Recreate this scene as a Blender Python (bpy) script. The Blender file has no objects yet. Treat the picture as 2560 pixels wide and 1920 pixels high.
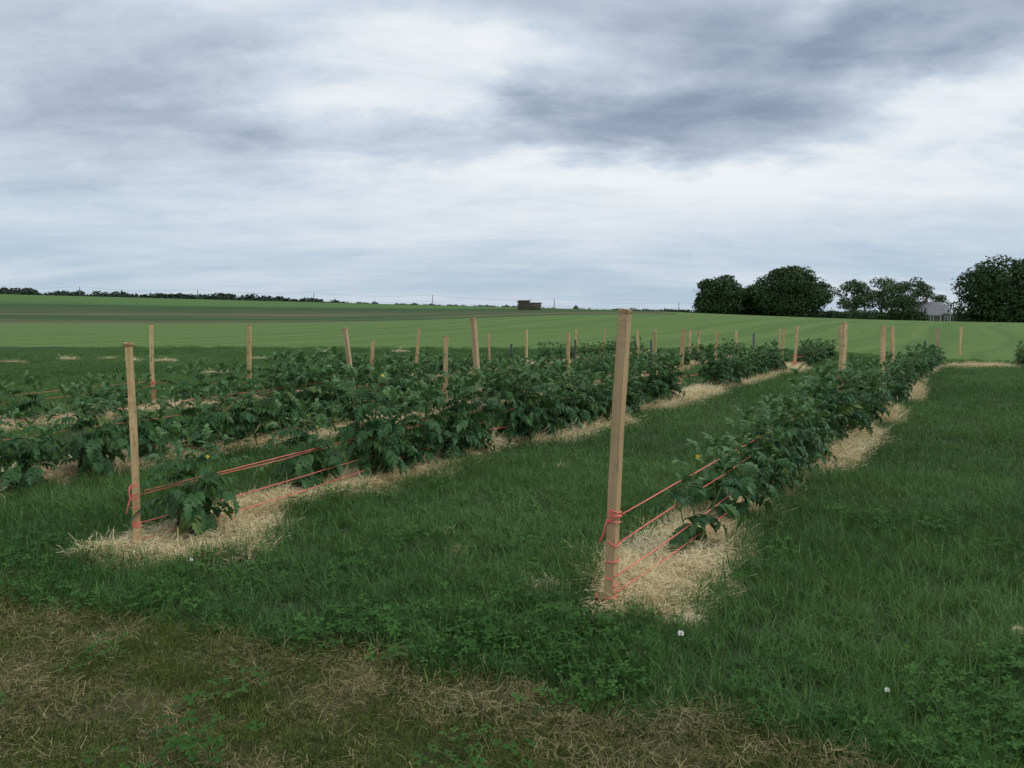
import bpy, bmesh, math, random
import numpy as np
from mathutils import Vector, Matrix, Euler

R = math.radians
rng = random.Random(7)
nrg = np.random.default_rng(7)
C = bpy.context.scene.collection
SC = bpy.context.scene

# ---------------------------------------------------------------- camera
cam_d = bpy.data.cameras.new("camera")
cam_d.sensor_width = 36.0
cam_d.lens = 29.13
cam_d.clip_start = 0.05
cam_d.clip_end = 6000
cam = bpy.data.objects.new("camera", cam_d)
C.objects.link(cam)
cam.location = (0, 0, 1.5)
cam.rotation_euler = (R(90 - 5.14), 0, 0)
SC.camera = cam

# ---------------------------------------------------------------- view
SC.view_settings.view_transform = 'Standard'
SC.view_settings.look = 'None'
SC.view_settings.gamma = 1
SC.view_settings.exposure = 0.0
SC.view_settings.use_curve_mapping = False
SC.cycles.max_bounces = 6
SC.cycles.transparent_max_bounces = 4

# ---------------------------------------------------------------- node helper
class N:
    def __init__(self, tree):
        self.t = tree
    def node(self, kind, **kw):
        n = self.t.nodes.new(kind)
        for k, v in kw.items():
            setattr(n, k, v)
        return n
    def put(self, sock, v):
        if isinstance(v, bpy.types.NodeSocket):
            self.t.links.new(v, sock)
        elif v is not None:
            if sock.type == 'RGBA' and len(v) == 3:
                v = (*v, 1)
            sock.default_value = v
    def math(self, op, a, b=None, c=None, clamp=False):
        n = self.node('ShaderNodeMath', operation=op, use_clamp=clamp)
        self.put(n.inputs[0], a)
        if b is not None: self.put(n.inputs[1], b)
        if c is not None: self.put(n.inputs[2], c)
        return n.outputs[0]
    def vmath(self, op, a, b=None):
        n = self.node('ShaderNodeVectorMath', operation=op)
        self.put(n.inputs[0], a)
        if b is not None: self.put(n.inputs[1], b)
        return n.outputs[0]
    def noise(self, vec, scale, detail=4, rough=.55, dist=0, out=0):
        n = self.node('ShaderNodeTexNoise')
        if vec is not None: self.put(n.inputs['Vector'], vec)
        n.inputs['Scale'].default_value = scale
        n.inputs['Detail'].default_value = detail
        n.inputs['Roughness'].default_value = rough
        n.inputs['Distortion'].default_value = dist
        return n.outputs[out]
    def mapr(self, v, a, b, c=0, d=1, smooth=True):
        n = self.node('ShaderNodeMapRange')
        n.interpolation_type = 'SMOOTHSTEP' if smooth else 'LINEAR'
        n.clamp = True
        self.put(n.inputs[0], v)
        for i, x in enumerate((a, b, c, d)):
            self.put(n.inputs[i + 1], x)
        return n.outputs[0]
    def mix(self, f, a, b, mode='MIX'):
        n = self.node('ShaderNodeMix', data_type='RGBA', blend_type=mode)
        self.put(n.inputs[0], f); self.put(n.inputs[6], a); self.put(n.inputs[7], b)
        return n.outputs[2]
    def ramp(self, f, stops):
        n = self.node('ShaderNodeValToRGB')
        e = n.color_ramp.elements
        while len(e) < len(stops): e.new(.5)
        for el, (p, c) in zip(e, stops):
            el.position = p; el.color = (*c, 1)
        self.put(n.inputs[0], f)
        return n.outputs[0]
    def mapping(self, vec, scale=(1, 1, 1), rot=(0, 0, 0), loc=(0, 0, 0)):
        n = self.node('ShaderNodeMapping')
        self.put(n.inputs[0], vec)
        n.inputs[1].default_value = loc; n.inputs[2].default_value = rot; n.inputs[3].default_value = scale
        return n.outputs[0]
    def attr(self, name, kind='GEOMETRY', out='Fac'):
        n = self.node('ShaderNodeAttribute', attribute_name=name, attribute_type=kind)
        return n.outputs[out]

# ---------------------------------------------------------------- world: overcast sky
SUN_EL, SUN_AZ = 50, 98           # degrees; azimuth from +Y towards +X
world = bpy.data.worlds.new("World")
SC.world = world
world.use_nodes = True
wt = world.node_tree
wt.nodes.clear()
w = N(wt)
d = w.node('ShaderNodeTexCoord').outputs['Generated']
sep = w.node('ShaderNodeSeparateXYZ'); w.put(sep.inputs[0], d)
dx, dy, dz = sep.outputs
up = w.math('MAXIMUM', dz, 0.0)
az = w.math('MULTIPLY', w.math('ARCTAN2', dx, dy), 180 / math.pi)
el = w.math('MULTIPLY', w.math('ARCSINE', dz), 180 / math.pi)
inv = w.math('DIVIDE', 1.0, w.math('ADD', up, 0.20))
comb = w.node('ShaderNodeCombineXYZ')
w.put(comb.inputs[0], w.math('MULTIPLY', dx, inv)); w.put(comb.inputs[1], w.math('MULTIPLY', dy, inv))
plane = comb.outputs[0]
n_big = w.noise(w.mapping(plane, (.75, 1.0, 1), loc=(3.1, 1.7, 0)), .95, 6, .55, .35)
n_mid = w.noise(w.mapping(plane, (.8, 1.25, 1), rot=(0, 0, R(14)), loc=(7.3, 4.2, 1)), 2.6, 8, .60, .7)
n_fine = w.noise(w.mapping(plane, (.7, 1.3, 1), rot=(0, 0, R(-9)), loc=(1.3, 9.2, 2)), 7.5, 8, .62, .6)
# angular warp that makes cloud edges ragged
warp_n = w.node('ShaderNodeTexNoise'); w.put(warp_n.inputs['Vector'], w.mapping(plane, (1, 1, 1)))
warp_n.inputs['Scale'].default_value = 2.2; warp_n.inputs['Detail'].default_value = 6; warp_n.inputs['Roughness'].default_value = .58
wsep = w.node('ShaderNodeSeparateXYZ'); w.put(wsep.inputs[0], warp_n.outputs['Color'])
azw = w.math('MULTIPLY_ADD', w.math('SUBTRACT', wsep.outputs[0], .5), 20.0, az)
elw = w.math('MULTIPLY_ADD', w.math('SUBTRACT', wsep.outputs[1], .5), 6.0, el)
def cloud(a0, e0, ra, re, tilt, strength):
    da = w.math('SUBTRACT', azw, float(a0)); de = w.math('SUBTRACT', elw, float(e0))
    c, s = math.cos(R(tilt)), math.sin(R(tilt))
    u = w.math('DIVIDE', w.math('ADD', w.math('MULTIPLY', da, c), w.math('MULTIPLY', de, s)), float(ra))
    v = w.math('DIVIDE', w.math('SUBTRACT', w.math('MULTIPLY', de, c), w.math('MULTIPLY', da, s)), float(re))
    q = w.math('ADD', w.math('MULTIPLY', u, u), w.math('MULTIPLY', v, v))
    return w.mapr(q, 2.0, 0.0, 0.0, strength)
B = w.math('ADD', w.math('MULTIPLY_ADD', w.math('SUBTRACT', n_big, .5), 1.0, .82),
           w.math('MULTIPLY_ADD', w.math('SUBTRACT', n_mid, .5), .52, w.math('MULTIPLY', w.math('SUBTRACT', n_fine, .5), .26)))
for a0, e0, ra, re, tilt, st in ((9.5, 11.6, 11.0, 2.6, -1, -.28), (14, 14.2, 12, 4.6, 8, -.28), (22, 17.5, 10, 3.5, 14, -.16), (29, 18.2, 9, 3.2, 12, -.38), (4, 19.5, 12, 2.2, -4, -.20),
                                 (-25, 16, 11, 5, -16, -.17), (-12, 11.6, 11, 1.3, -3, -.16), (-27, 8, 12, 4, 0, -.16),
                                 (-9.6, 15.3, 9, 3.6, 6, .22), (30, 12.0, 5, 1.6, 5, .16), (20, 7.6, 15, 1.5, 0, .08), (26, 10, 12, 2.4, 0, -.08), (3, 9.4, 9, 1.3, -4, .16),
                                 (-20, 20, 10, 3, 20, .1)):
    B = w.math('ADD', B, cloud(a0, e0, ra, re, tilt, st))
ccol = w.ramp(B, [(0, (.20, .25, .345)), (.22, (.285, .35, .46)), (.45, (.45, .525, .635)), (.66, (.615, .70, .80)), (.84, (.80, .85, .90)), (1, (.92, .945, .965))])
# low air above the horizon: blue-grey, streaked
hz_n = w.noise(w.mapping(plane, (.35, 1.5, 1), loc=(2, 5, 0)), 1.1, 6, .6, .2)
hz = w.math('MULTIPLY', w.mapr(el, 11, .5), w.mapr(hz_n, .70, .34, .45, 1.0))
hcol = w.ramp(w.math('DIVIDE', el, 10.0, clamp=True), [(0, (.42, .55, .68)), (.28, (.365, .515, .67)), (1, (.54, .66, .77))])
skyc = w.mix(w.math('MULTIPLY', hz, .85), ccol, hcol)
# below the horizon only the far ground can show; keep the horizon colour there
nish = w.node('ShaderNodeTexSky')
nish.sky_type = 'NISHITA'; nish.sun_disc = False
nish.sun_elevation = R(SUN_EL); nish.sun_rotation = R(SUN_AZ)
total = w.mix(.93, nish.outputs[0], w.vmath('SCALE', skyc))
sc_n = [n for n in wt.nodes if n.type == 'VECT_MATH'][-1]
sc_n.inputs['Scale'].default_value = 10.0
bg = w.node('ShaderNodeBackground')
w.put(bg.inputs[0], total); bg.inputs[1].default_value = 0.1
wo = w.node('ShaderNodeOutputWorld'); w.t.links.new(bg.outputs[0], wo.inputs[0])

sun_d = bpy.data.lights.new("sun", 'SUN')
sun_d.energy = 1.25; sun_d.angle = R(22); sun_d.color = (1, .96, .9)
sun = bpy.data.objects.new("sun", sun_d); C.objects.link(sun)
sun.rotation_euler = Vector((math.sin(R(SUN_AZ)) * math.cos(R(SUN_EL)), math.cos(R(SUN_AZ)) * math.cos(R(SUN_EL)), math.sin(R(SUN_EL)))).to_track_quat('Z', 'Y').to_euler()

# ---------------------------------------------------------------- numpy noise
def _hash(ix, iy, seed):
    h = (ix.astype(np.int64) * 374761393 + iy.astype(np.int64) * 668265263 + seed * 974634) & 0x7fffffff
    h = ((h ^ (h >> 13)) * 1274126177) & 0x7fffffff
    return ((h ^ (h >> 16)) & 0xffff) / 65535.0
def vn(x, y, seed=0):
    x = np.asarray(x, float); y = np.asarray(y, float)
    ix = np.floor(x); iy = np.floor(y); fx = x - ix; fy = y - iy
    fx = fx * fx * (3 - 2 * fx); fy = fy * fy * (3 - 2 * fy)
    a = _hash(ix, iy, seed); b = _hash(ix + 1, iy, seed); c = _hash(ix, iy + 1, seed); e = _hash(ix + 1, iy + 1, seed)
    return (a + (b - a) * fx) * (1 - fy) + (c + (e - c) * fx) * fy
def fbm(x, y, seed=0, o=3):
    s = 0; a = .5; t = 0
    for i in range(o):
        s = s + a * vn(np.asarray(x) * 2 ** i, np.asarray(y) * 2 ** i, seed + i * 17); t += a; a *= .5
    return s / t
def sm(x, a, b):
    t = np.clip((np.asarray(x, float) - a) / (b - a), 0, 1)
    return t * t * (3 - 2 * t)

# ---------------------------------------------------------------- terrain (metres)
def terrain(x, y):
    x = np.asarray(x, float); y = np.asarray(y, float)
    lawn = .1 + .95 * np.exp(-((x - 12) / 22) ** 2)
    a = sm(y, 34, 78) * lawn
    zf = np.where(x < 30, 2.2 - .0255 * x, 1.435 - .07 * (x - 30))
    zf = np.clip(zf, -3.2, 9)
    t = np.clip((y - 80) / 170, 0, 1)
    k = sm(x, 20, 45)
    t = t * (1 - k) + (1 - (1 - t) ** 2) * k
    b = lawn + (zf - lawn) * t
    z = np.where(y < 80, a, b) - 9 * sm(y, 255, 420)
    micro = (fbm(x * 1.7, y * 1.7, 3, 3) - .5) * .05 * (1 - sm(y, 30, 60))
    return z + micro
def tz(x, y):
    return float(terrain(x, y))

# field geometry: rows run along U; P is the offset across them
U = (0.512986, 0.858397)
def rp(perp, s):
    return (s * U[0] + perp * U[1], s * U[1] - perp * U[0])
def ps(x, y):
    return x * U[1] - y * U[0], x * U[0] + y * U[1]
ROWS = {'A': -1.65, 'B': -4.66, 'C': -7.2, 'D': -10.7}

LAWN0 = np.array([(-900, 36), (-20, 33.2), (-2, 31), (9.5, 31), (11.5, 27.5), (12.9, 23.6), (16, 22.8), (40, 22), (900, 20)], float)
THATCH = np.array([(-30, 13), (-2.79, 4.40), (-1.95, 3.96), (-1.14, 3.62), (-.29, 3.24), (.34, 3.01), (.82, 2.83), (1.23, 2.65), (1.61, 2.49), (20, -4)], float)
def lawn0(x): return np.interp(x, LAWN0[:, 0], LAWN0[:, 1])
def thatch_y(x): return np.interp(x, THATCH[:, 0], THATCH[:, 1])

# ---------------------------------------------------------------- helpers
def mat(name):
    m = bpy.data.materials.new(name); m.use_nodes = True
    t = m.node_tree; t.nodes.clear()
    n = N(t)
    b = n.node('ShaderNodeBsdfPrincipled'); o = n.node('ShaderNodeOutputMaterial')
    t.links.new(b.outputs[0], o.inputs[0])
    b.inputs['Specular IOR Level'].default_value = .3
    return m, n, b, o
def setb(n, b, col=None, rough=None, bump=None, strength=.3, dist=.01):
    if col is not None: n.put(b.inputs['Base Color'], col)
    if rough is not None: n.put(b.inputs['Roughness'], rough)
    if bump is not None:
        bn = n.node('ShaderNodeBump'); bn.inputs['Strength'].default_value = strength; bn.inputs['Distance'].default_value = dist
        n.put(bn.inputs['Height'], bump); n.t.links.new(bn.outputs[0], b.inputs['Normal'])
def flat(name, col, rough=.8, var=.15, scale=6):
    m, n, b, o = mat(name)
    p = n.node('ShaderNodeTexCoord').outputs['Object']
    f = n.noise(p, scale, 5, .6)
    c = n.mix(f, tuple(x * (1 - var) for x in col), tuple(min(1, x * (1 + var)) for x in col))
    setb(n, b, c, rough, f, .25, .01)
    return m

def tag(o, label=None, cat=None, group=None, kind=None):
    if label: o['label'] = label
    if cat: o['category'] = cat
    if group: o['group'] = group
    if kind: o['kind'] = kind
    return o
def link(o, parent=None):
    C.objects.link(o)
    if parent is not None: o.parent = parent
    return o
def empty(name, loc, label, cat, group=None, rz=0):
    o = bpy.data.objects.new(name, None); o.empty_display_size = .1
    o.location = loc; o.rotation_euler = (0, 0, rz)
    link(o); return tag(o, label, cat, group)

class MB:
    """collects faces, then makes ONE mesh"""
    def __init__(self): self.v = []; self.f = []; self.mi = []; self.c = []
    def add(self, vs, fs, mi=0, col=None):
        k = len(self.v); self.v += [tuple(q) for q in vs]; self.f += [tuple(i + k for i in f) for f in fs]; self.mi += [mi] * len(fs)
        if col is not None: self.c += [col] * len(vs)
    def box(self, c, s, rot=None, mi=0):
        vs = [Vector((((i & 1) - .5) * s[0], (((i >> 1) & 1) - .5) * s[1], (((i >> 2) & 1) - .5) * s[2])) for i in range(8)]
        if rot is not None: vs = [rot @ q for q in vs]
        vs = [q + Vector(c) for q in vs]
        self.add(vs, [(0, 2, 3, 1), (4, 5, 7, 6), (0, 1, 5, 4), (2, 6, 7, 3), (0, 4, 6, 2), (1, 3, 7, 5)], mi)
    def tube(self, pts, rad, n=6, mi=0, cap=True):
        pts = [Vector(p) for p in pts]
        if not hasattr(rad, '__len__'): rad = [rad] * len(pts)
        vs = []; fs = []; prev = None
        for i, p in enumerate(pts):
            t = (pts[min(i + 1, len(pts) - 1)] - pts[max(i - 1, 0)])
            t = t.normalized() if t.length > 1e-9 else Vector((0, 0, 1))
            if prev is None:
                a = t.orthogonal().normalized()
            else:
                a = (prev - t * prev.dot(t)); a = a.normalized() if a.length > 1e-6 else t.orthogonal().normalized()
            prev = a; b = t.cross(a)
            for k in range(n):
                g = 2 * math.pi * k / n
                vs.append(p + (a * math.cos(g) + b * math.sin(g)) * rad[i])
        for i in range(len(pts) - 1):
            for k in range(n):
                k2 = (k + 1) % n
                fs.append((i * n + k, i * n + k2, (i + 1) * n + k2, (i + 1) * n + k))
        if cap:
            fs.append(tuple(range(n - 1, -1, -1))); fs.append(tuple((len(pts) - 1) * n + k for k in range(n)))
        self.add(vs, fs, mi)
    def mesh(self, name, mats, smooth=False):
        me = bpy.data.meshes.new(name)
        me.from_pydata(self.v, [], self.f)
        for m in (mats if isinstance(mats, (list, tuple)) else [mats]): me.materials.append(m)
        if len(set(self.mi)) > 1: me.polygons.foreach_set('material_index', self.mi)
        if smooth: me.polygons.foreach_set('use_smooth', [True] * len(self.f))
        if self.c and len(self.c) == len(self.v):
            a = me.attributes.new('shade', 'FLOAT', 'POINT'); a.data.foreach_set('value', self.c)
        me.update(); return me
    def obj(self, name, mats, parent=None, smooth=False):
        o = bpy.data.objects.new(name, self.mesh(name, mats, smooth)); return link(o, parent)

def grid_mesh(name, X, Y, Z, material, attrs=None):
    ny, nx = X.shape
    vs = np.stack([X, Y, Z], -1).reshape(-1, 3)
    i = np.arange(ny * nx).reshape(ny, nx)
    fs = np.stack([i[:-1, :-1], i[:-1, 1:], i[1:, 1:], i[1:, :-1]], -1).reshape(-1, 4)
    me = bpy.data.meshes.new(name)
    me.vertices.add(len(vs)); me.vertices.foreach_set('co', vs.ravel())
    me.loops.add(fs.size); me.loops.foreach_set('vertex_index', fs.ravel().astype(np.int32))
    me.polygons.add(len(fs)); me.polygons.foreach_set('loop_start', np.arange(0, fs.size, 4, dtype=np.int32))
    me.polygons.foreach_set('use_smooth', np.ones(len(fs), bool))
    if attrs:
        for k, v in attrs.items():
            a = me.attributes.new(k, 'FLOAT', 'POINT'); a.data.foreach_set('value', np.asarray(v, float).ravel())
    me.update(calc_edges=True); me.validate()
    me.materials.append(material)
    return me

# ---------------------------------------------------------------- scatter: one "stuff" object instancing small clumps
def scatter_group(protos):
    g = bpy.data.node_groups.new("scatter", 'GeometryNodeTree')
    g.interface.new_socket("Geometry", in_out='INPUT', socket_type='NodeSocketGeometry')
    g.interface.new_socket("Geometry", in_out='OUTPUT', socket_type='NodeSocketGeometry')
    gi = g.nodes.new('NodeGroupInput'); go = g.nodes.new('NodeGroupOutput')
    def na(name, t):
        n = g.nodes.new('GeometryNodeInputNamedAttribute'); n.data_type = t; n.inputs[0].default_value = name; return n.outputs[0]
    gt = g.nodes.new('GeometryNodeGeometryToInstance')
    for p in reversed(protos):
        oi = g.nodes.new('GeometryNodeObjectInfo'); oi.inputs['Object'].default_value = p
        g.links.new(oi.outputs['Geometry'], gt.inputs[0])
    ip = g.nodes.new('GeometryNodeInstanceOnPoints')
    g.links.new(gi.outputs[0], ip.inputs['Points'])
    g.links.new(na('ispt', 'BOOLEAN'), ip.inputs['Selection'])
    g.links.new(gt.outputs[0], ip.inputs['Instance'])
    ip.inputs['Pick Instance'].default_value = True
    g.links.new(na('idx', 'INT'), ip.inputs['Instance Index'])
    g.links.new(na('rot', 'FLOAT_VECTOR'), ip.inputs['Rotation'])
    g.links.new(na('scl', 'FLOAT_VECTOR'), ip.inputs['Scale'])
    j = g.nodes.new('GeometryNodeJoinGeometry')
    g.links.new(ip.outputs[0], j.inputs[0]); g.links.new(gi.outputs[0], j.inputs[0])
    g.links.new(j.outputs[0], go.inputs[0])
    return g
def scatter(name, label, protos, P, rot, scl, tint, idx=None, base=None, base_mat=None, kind='stuff', cat=None):
    """base: (verts, faces, attrs) of a solid mesh the clumps lie on, or None"""
    n = len(P); nb = 0 if base is None else len(base[0])
    me = bpy.data.meshes.new(name)
    V = np.asarray(P, float) if base is None else np.vstack([base[0], P])
    me.vertices.add(len(V)); me.vertices.foreach_set('co', V.ravel())
    if base is not None:
        F = base[1]
        me.loops.add(F.size); me.loops.foreach_set('vertex_index', F.ravel().astype(np.int32))
        me.polygons.add(len(F)); me.polygons.foreach_set('loop_start', np.arange(0, F.size, 4, dtype=np.int32))
        me.polygons.foreach_set('use_smooth', np.ones(len(F), bool))
        me.update(calc_edges=True)
        me.materials.append(base_mat)
    def put(k, t, arr, field='value'):
        a = me.attributes.new(k, t, 'POINT'); a.data.foreach_set(field, arr)
    isp = np.zeros(len(V), bool); isp[nb:] = True
    put('ispt', 'BOOLEAN', isp)
    full = lambda a: np.concatenate([np.zeros(nb), a])
    put('idx', 'INT', full(nrg.integers(0, len(protos), n) if idx is None else idx).astype(np.int32))
    put('rot', 'FLOAT_VECTOR', np.vstack([np.zeros((nb, 3)), rot]).ravel(), 'vector')
    scl = np.asarray(scl, float)
    if scl.ndim == 1: scl = np.stack([scl] * 3, -1)
    put('scl', 'FLOAT_VECTOR', np.vstack([np.ones((nb, 3)), scl]).ravel(), 'vector')
    put('tint', 'FLOAT', full(tint))
    if base is not None and base[2] is not None:
        put('straw', 'FLOAT', np.concatenate([base[2], np.zeros(n)]))
    me.update()
    o = bpy.data.objects.new(name, me); link(o)
    md = o.modifiers.new("scatter", 'NODES'); md.node_group = scatter_group(protos)
    return tag(o, label, cat, None, kind)
def proto(mb, name, m):
    return bpy.data.objects.new(name, mb.mesh(name, m))
def zrot(n, tilt=.12):
    return np.stack([nrg.normal(0, tilt, n), nrg.normal(0, tilt, n), nrg.uniform(0, 2 * np.pi, n)], -1)

# ---------------------------------------------------------------- materials
def leafy(name, c0, c1, rough=.5, trans=.25, tint_name='tint', tint_kind='INSTANCER', spec=.35, patch=None):
    """two-sided leaf or blade: colour runs c0..c1 by per-piece shade and per-clump tint"""
    m, n, b, o = mat(name)
    sh = n.attr('shade'); ti = n.attr(tint_name, tint_kind) if tint_kind else n.node('ShaderNodeObjectInfo').outputs['Random']
    f = n.math('ADD', n.math('MULTIPLY', sh, .6), n.math('MULTIPLY', ti, .45), clamp=True)
    col = n.mix(f, c0, c1)
    if patch:
        pos = n.node('ShaderNodeNewGeometry').outputs['Position']
        col = n.mix(n.mapr(n.noise(pos, patch[0], 3), .42, .66, 0, patch[1]), col, patch[2])
    setb(n, b, col, rough); b.inputs['Specular IOR Level'].default_value = spec
    t = n.node('ShaderNodeBsdfTranslucent'); n.put(t.inputs[0], n.mix(.5, col, (col and (.12, .22, .03))))
    mx = n.node('ShaderNodeMixShader'); mx.inputs[0].default_value = trans
    n.t.links.new(b.outputs[0], mx.inputs[1]); n.t.links.new(t.outputs[0], mx.inputs[2]); n.t.links.new(mx.outputs[0], o.inputs[0])
    return m
M = {}
M['blade'] = leafy('grass_blade', (.021, .080, .018), (.230, .400, .125), .48, .25, spec=.16, patch=(.9, .45, (.070, .165, .036)))
M['short_blade'] = leafy('short_blade', (.050, .082, .016), (.22, .25, .065), .6, .2, spec=.1)
M['clover'] = leafy('clover_leaf', (.022, .078, .014), (.075, .170, .036), .6, .2, spec=.1)
M['tomato'] = leafy('tomato_leaf', (.015, .062, .024), (.072, .165, .050), .5, .15, None, None, .22)
_n = N(M['tomato'].node_tree)
_b = [q for q in M['tomato'].node_tree.nodes if q.type == 'BSDF_PRINCIPLED'][0]
_c = _b.inputs['Base Color'].links[0].from_socket
_r = _n.node('ShaderNodeObjectInfo').outputs['Random']
_n.put(_b.inputs['Base Color'], _n.mix(_n.mapr(_r, .90, .97, 0, .75), _c, (.135, .19, .045)))
M['tomato_young'] = leafy('young_tomato_leaf', (.050, .130, .042), (.125, .235, .080), .5, .2, None, None, .3)
def strawm(name, c0, c1, c2):
    m, n, b, o = mat(name)
    sh = n.attr('shade'); ti = n.attr('tint', 'INSTANCER')
    col = n.mix(sh, c0, c1); col = n.mix(n.math('MULTIPLY', ti, .7), col, c2)
    setb(n, b, col, .75); b.inputs['Specular IOR Level'].default_value = .1
    return m
M['straw'] = strawm('straw_strand', (.46, .38, .21), (.95, .86, .59), (.58, .46, .24))
M['dead'] = strawm('dead_grass', (.085, .076, .030), (.46, .40, .21), (.12, .10, .042))

def ground_mat():
    m, n, b, o = mat('soil_under_grass')
    p = n.node('ShaderNodeNewGeometry').outputs['Position']
    f = n.noise(p, 3.0, 8, .65)
    g = n.noise(p, 40, 4, .6)
    c = n.mix(f, (.018, .035, .014), (.035, .055, .022)); c = n.mix(n.mapr(g, .5, .8), c, (.045, .04, .024))
    setb(n, b, c, .95, g, .5, .02)
    return m
M['ground'] = ground_mat()
def lawn_mat():
    m, n, b, o = mat('mown_lawn')
    p = n.node('ShaderNodeNewGeometry').outputs['Position']
    # mowing stripes run parallel to the tomato rows, each pass a little different
    s = n.node('ShaderNodeSeparateXYZ'); n.put(s.inputs[0], p)
    wob = n.noise(p, .04, 2, .5)
    pp = n.math('ADD', n.math('MULTIPLY', s.outputs[0], U[1]), n.math('MULTIPLY', s.outputs[1], -U[0]))
    pp = n.math('ADD', pp, n.math('MULTIPLY', wob, 5.0))
    q = n.node('ShaderNodeCombineXYZ'); n.put(q.inputs[0], pp)
    st = n.math('SINE', n.math('MULTIPLY', pp, 1.9))
    st2 = n.noise(q.outputs[0], .55, 2, .7)
    f = n.math('ADD', n.math('MULTIPLY', n.mapr(st, -.5, .5), .35), n.math('MULTIPLY', n.mapr(st2, .36, .64), .65))
    big = n.noise(n.mapping(p, (.06, .35, 1)), 1, 5, .6)
    fine = n.noise(n.mapping(p, (2, 1.0, 1)), 2.5, 8, .75)
    c = n.mix(n.math('MULTIPLY_ADD', f, .62, n.math('MULTIPLY', big, .4)), (.062, .130, .030), (.150, .224, .064))
    c = n.mix(n.mapr(fine, .38, .68, 0, .5), c, (.045, .104, .028))
    setb(n, b, c, .9, fine, .6, .05)
    b.inputs['Specular IOR Level'].default_value = .1
    return m
M['lawn'] = lawn_mat()
def field_mat():
    m, n, b, o = mat('crop_field')
    p = n.node('ShaderNodeNewGeometry').outputs['Position']
    s = n.node('ShaderNodeSeparateXYZ'); n.put(s.inputs[0], p)
    x, y = s.outputs[0], s.outputs[1]
    wob = n.noise(n.mapping(p, (.012, .03, 1)), 1, 4, .6)
    yy = n.math('MULTIPLY_ADD', wob, 60.0, y)                       # ragged bands
    rowf = n.noise(n.mapping(p, (.007, .085, 1), rot=(0, 0, R(2))), 1.0, 4, .6)
    rowg = n.noise(n.mapping(p, (.02, .20, 1), rot=(0, 0, R(2))), 1.0, 5, .65)
    lump = n.noise(n.mapping(p, (.5, .6, 1)), 1.0, 4, .7)
    soil = n.mix(rowg, (.115, .096, .050), (.21, .172, .092))
    crop = n.mix(lump, (.018, .055, .016), (.046, .100, .030))
    top = n.mix(rowg, (.060, .135, .034), (.10, .18, .05))
    soilness = n.math('MULTIPLY', n.mapr(yy, 200, 112), n.mapr(n.math('ADD', n.math('MULTIPLY', rowf, .6), n.math('MULTIPLY', rowg, .4)), .42, .56))
    c = n.mix(soilness, crop, soil)
    c = n.mix(n.mapr(n.math('ADD', yy, n.math('MULTIPLY', rowg, 30.0)), 208, 246), c, top)
    c = n.mix(n.mapr(rowg, .50, .64, 0, .45), c, (.024, .066, .020))
    setb(n, b, c, .95, rowg, .4, .2)
    b.inputs['Specular IOR Level'].default_value = .1
    return m
M['field'] = field_mat()
def wood_mat(name, c0, c1, stain):
    m, n, b, o = mat(name)
    p = n.node('ShaderNodeTexCoord').outputs['Object']
    r = n.node('ShaderNodeObjectInfo').outputs['Random']
    off = n.node('ShaderNodeCombineXYZ'); n.put(off.inputs[0], n.math('MULTIPLY', r, 31.0)); n.put(off.inputs[2], n.math('MULTIPLY', r, 17.0))
    q = n.vmath('ADD', p, off.outputs[0])
    grain = n.noise(n.mapping(q, (60, 60, 2.2)), 1, 6, .6, .6)
    saw = n.math('MULTIPLY', n.noise(n.mapping(q, (14, 14, 46), rot=(R(24), R(38), 0)), 1, 3, .6, .3), n.mapr(n.noise(n.mapping(q, (6, 6, 4), loc=(3, 1, 2)), 1, 3), .35, .65, .75, 1.15))
    big = n.noise(n.mapping(q, (9, 9, 3.5)), 1, 5, .6, .5)
    c = n.mix(n.mapr(grain, .3, .7), c0, c1)
    c = n.mix(n.mapr(saw, .46, .64, 0, .5), c, tuple(v * .6 for v in c0))
    c = n.mix(n.mapr(big, .54, .70, 0, .75), c, stain)
    knot = n.noise(n.mapping(q, (16, 16, 7), loc=(5, 2, 8)), 1, 3, .5, .8)
    c = n.mix(n.mapr(knot, .63, .72, 0, .8), c, (.13, .075, .035))
    c = n.mix(n.mapr(r, .55, .95, 0, .45), c, (.27, .215, .155))
    c = n.mix(n.math('MULTIPLY', n.math('FRACT', n.math('MULTIPLY', r, 7.3)), .5), c, (c0[0] * .98, c0[1] * .88, c0[2] * .80))
    h = n.math('ADD', n.math('MULTIPLY', grain, .5), n.math('MULTIPLY', saw, .6))
    setb(n, b, c, .75, h, .45, .003)
    return m
M['wood'] = wood_mat('rough_sawn_wood', (.47, .335, .165), (.74, .565, .325), (.30, .205, .10))
M['frayed'] = wood_mat('frayed_wood', (.30, .18, .09), (.55, .36, .20), (.12, .07, .04))
def twine_mat():
    m, n, b, o = mat('coral_twine')
    p = n.node('ShaderNodeNewGeometry').outputs['Position']
    f = n.noise(p, 260, 2, .5)
    c = n.mix(f, (.76, .13, .11), (.94, .27, .22))
    c = n.mix(n.mapr(n.noise(p, 9, 2), .55, .75, 0, .5), c, (.70, .20, .11))
    setb(n, b, c, .6, f, .5, .002)
    return m
M['twine'] = twine_mat()

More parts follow.
